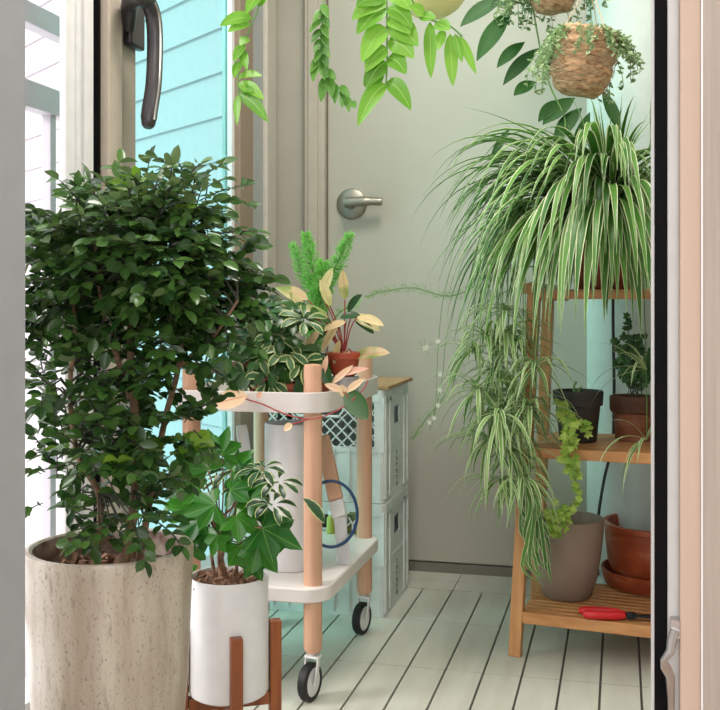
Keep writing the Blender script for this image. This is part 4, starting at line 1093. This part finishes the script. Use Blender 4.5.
# plant with long dark leaves behind the coir planters
pk = Vector((X_of(560, 2.42), 2.42, H+340*2.42/F)); pk.z = 1.62
t = thing('hanging_wax_plant', pk, 'dark green long-leaved hanging plant behind the coir planters', 'hanging plant')
pot_lathe(pk, .06, .05, .10).build('pot', M_darkpot, t); soil(pk, .05, .09, t)
cd = MB()
for k in range(3):
    a = k*2.09; cd.tube([pk+Vector((math.cos(a)*.058, math.sin(a)*.058, .098)), pk+UP*.3], .001, 5)
cord(cd, pk+UP*.3); cd.build('string', M_string, t)
fol = MB(); tw = MB()
tw.tube(bez([pk+UP*.09, pk+Vector((-.06, -.03, .13)), U(528, -40, 2.36), U(535, 20, 2.35), U(548, 80, 2.35), U(565, 120, 2.34), U(560, 150, 2.34)], 8), .002, 6)
for u, v, u1, v1, W in ((505, -2, 463, 27, .026), (512, 10, 480, 60, .028), (525, 42, 499, 68, .020), (540, 48, 506, 85, .022), (536, 82, 515, 96, .020), (575, 98, 545, 125, .026), (582, 108, 556, 142, .024), (560, 100, 540, 122, .02), (520, -6, 492, 8, .022), (602, 90, 618, 132, .02), (590, 112, 575, 160, .02), (510, 128, 492, 162, .012)):
    a_, b_ = U(u, v, 2.36), U(u1, v1, 2.33); L = (b_-a_).length
    fol.leaf(a_, (b_-a_)+UP*L*.25, (.3, -1, .5), L*1.05, W*1.5, .5, 9, .12, 'lance')
fol.build('foliage', L_strap, t); tw.build('stem', M_stemg, t)

# bright fishbone plant in a pale yellow hanging pot
py = U(431, -20, 1.92); rp = .0735
t = thing('hanging_fishbone_plant', py-UP*rp, 'bright green plant with flat drooping leaves in a pale yellow hanging pot', 'hanging plant')
prof = [(0, -rp)]+[(rp*math.cos(math.radians(a)), rp*math.sin(math.radians(a))) for a in range(-84, 35, 7)]+[(rp*.78, rp*.55), (rp*.7, rp*.45), (0, rp*.4)]
MB().lathe(py, prof, 56).build('pot', M_yellow, t); soil(py, rp*.7, rp*.46, t)
cd = MB()
for k in range(3):
    a = k*2.09+.5; cd.tube([py+Vector((math.cos(a)*rp*.8, math.sin(a)*rp*.8, rp*.56)), py+UP*.26], .001, 5)
cord(cd, py+UP*.26); cd.build('string', M_string, t)
fol = MB(); tw = MB()
Yk = 1.82
rim_p = py+Vector((-.03, -.05, rp*.5))
stem = bez([rim_p, U(400, -60, Yk-.02), U(388, -25, Yk), U(387, 20, Yk), U(387, 60, Yk), U(386, 86, Yk)], 8); tw.tube(stem, .0018, 6)
def FL(fm, u, v, u1, v1, W, Y=Yk, bow=.15, dy=-.02):
    a_, b_ = U(u, v, Y), U(u1, v1, Y+dy); d = b_-a_; L = d.length
    n = 9; side = UP*L*bow; pts = [a_+d*(i/n)+side*math.sin(math.pi*i/n) for i in range(n+1)]
    W *= 1.35; ws = [W*max(.06, math.sin(math.pi*(i/n)**.8)**.7 if 0 < i < n else .06) for i in range(n+1)]
    fm.strip(pts, ws, Vector((R.uniform(-.2, .2), -1, R.uniform(.1, .5))), .1)
for u, v, u1, v1, W in ((387, 4, 352, 20, .026), (387, 10, 357, 34, .030), (387, 28, 362, 62, .032), (387, 48, 366, 72, .028), (386, 62, 366, 88, .028), (388, 8, 412, 28, .026), (388, 26, 418, 46, .034), (388, 42, 414, 58, .030), (388, 58, 406, 74, .026), (386, 84, 358, 126, .027), (387, 82, 411, 110, .024), (384, 74, 364, 86, .026), (386, 0, 356, 6, .026), (388, 18, 410, 34, .03), (390, -8, 410, 10, .03)):
    FL(fol, u, v, u1, v1, W)
st2 = bez([rim_p+Vector((.02, 0, 0)), U(408, -20, Yk), U(418, 12, Yk), U(432, 20, Yk), U(450, 26, Yk), U(462, 36, Yk)], 6); tw.tube(st2, .0018, 6)
for u, v, u1, v1, W in ((430, 22, 431, 78, .018), (450, 34, 453, 86, .018), (443, 30, 438, 50, .014), (460, 36, 476, 74, .012), (455, 34, 462, 62, .012), (420, 16, 436, 18, .016), (436, 22, 450, 30, .02), (425, 14, 410, 6, .02)):
    FL(fol, u, v, u1, v1, W, bow=0)
fol.build('foliage', L_fish, t); tw.build('stem', M_stemg, t)
# second hanging plant: two vines at the left
pz = U(292, -170, 1.95)
t = thing('hanging_vine', pz-UP*.05, 'leafy vines trailing down at the top left in front of the turquoise window', 'hanging plant')
pot_lathe(pz-UP*.05, .06, .048, .10).build('pot', M_whitef, t); soil(pz-UP*.05, .05, .09, t)
cd = MB()
for k in range(3):
    a = k*2.09+.2; cd.tube([pz+Vector((math.cos(a)*.058, math.sin(a)*.058, .048)), pz+UP*.25], .001, 5)
cord(cd, pz+UP*.25); cd.build('string', M_string, t)
fol = MB(); fod = MB(); tw = MB()
tw.tube(bez([pz+UP*.04, pz+Vector((-.07, -.02, .03)), U(262, -50, 1.9), U(260, 0, 1.88), U(250, 28, 1.88), U(241, 55, 1.88), U(238, 85, 1.88), U(240, 100, 1.88)], 8), .0016, 6)
for u, v, u1, v1, W in ((252, 18, 220, 26, .022), (250, 24, 228, 32, .016), (262, -8, 246, 14, .02), (258, 6, 268, -8, .016), (244, 45, 234, 62, .016), (242, 52, 247, 70, .014), (240, 62, 234, 78, .014), (238, 78, 262, 76, .012), (238, 84, 264, 100, .018), (240, 94, 268, 122, .020), (238, 95, 237, 125, .013), (240, 90, 252, 92, .014), (248, 38, 240, 46, .014)):
    FL(fol, u, v, u1, v1, W, Y=1.88, bow=.1)
tw.tube(bez([pz+UP*.04, pz+Vector((.06, 0, .03)), U(324, -50, 2.0), U(323, 10, 2.0), U(320, 50, 2.0), U(318, 68, 2.0), U(332, 80, 2.0), U(345, 95, 2.0), U(352, 105, 2.0)], 8), .0014, 6)
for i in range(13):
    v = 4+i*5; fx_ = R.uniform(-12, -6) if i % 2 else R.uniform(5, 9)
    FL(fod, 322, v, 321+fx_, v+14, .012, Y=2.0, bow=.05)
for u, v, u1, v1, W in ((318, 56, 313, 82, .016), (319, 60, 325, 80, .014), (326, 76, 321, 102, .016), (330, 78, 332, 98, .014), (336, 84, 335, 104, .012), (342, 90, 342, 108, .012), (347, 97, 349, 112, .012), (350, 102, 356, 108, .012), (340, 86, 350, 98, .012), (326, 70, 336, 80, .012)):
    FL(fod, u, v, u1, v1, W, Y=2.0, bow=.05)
fol.build('bright_foliage', L_fish, t)['label'] = 'bright leaves, backlit tone put into the colour'; fod.build('foliage', L_fishd, t); tw.build('stem', M_stemg, t)

for o in bpy.data.objects:
    if '_o' in o: del o['_o']
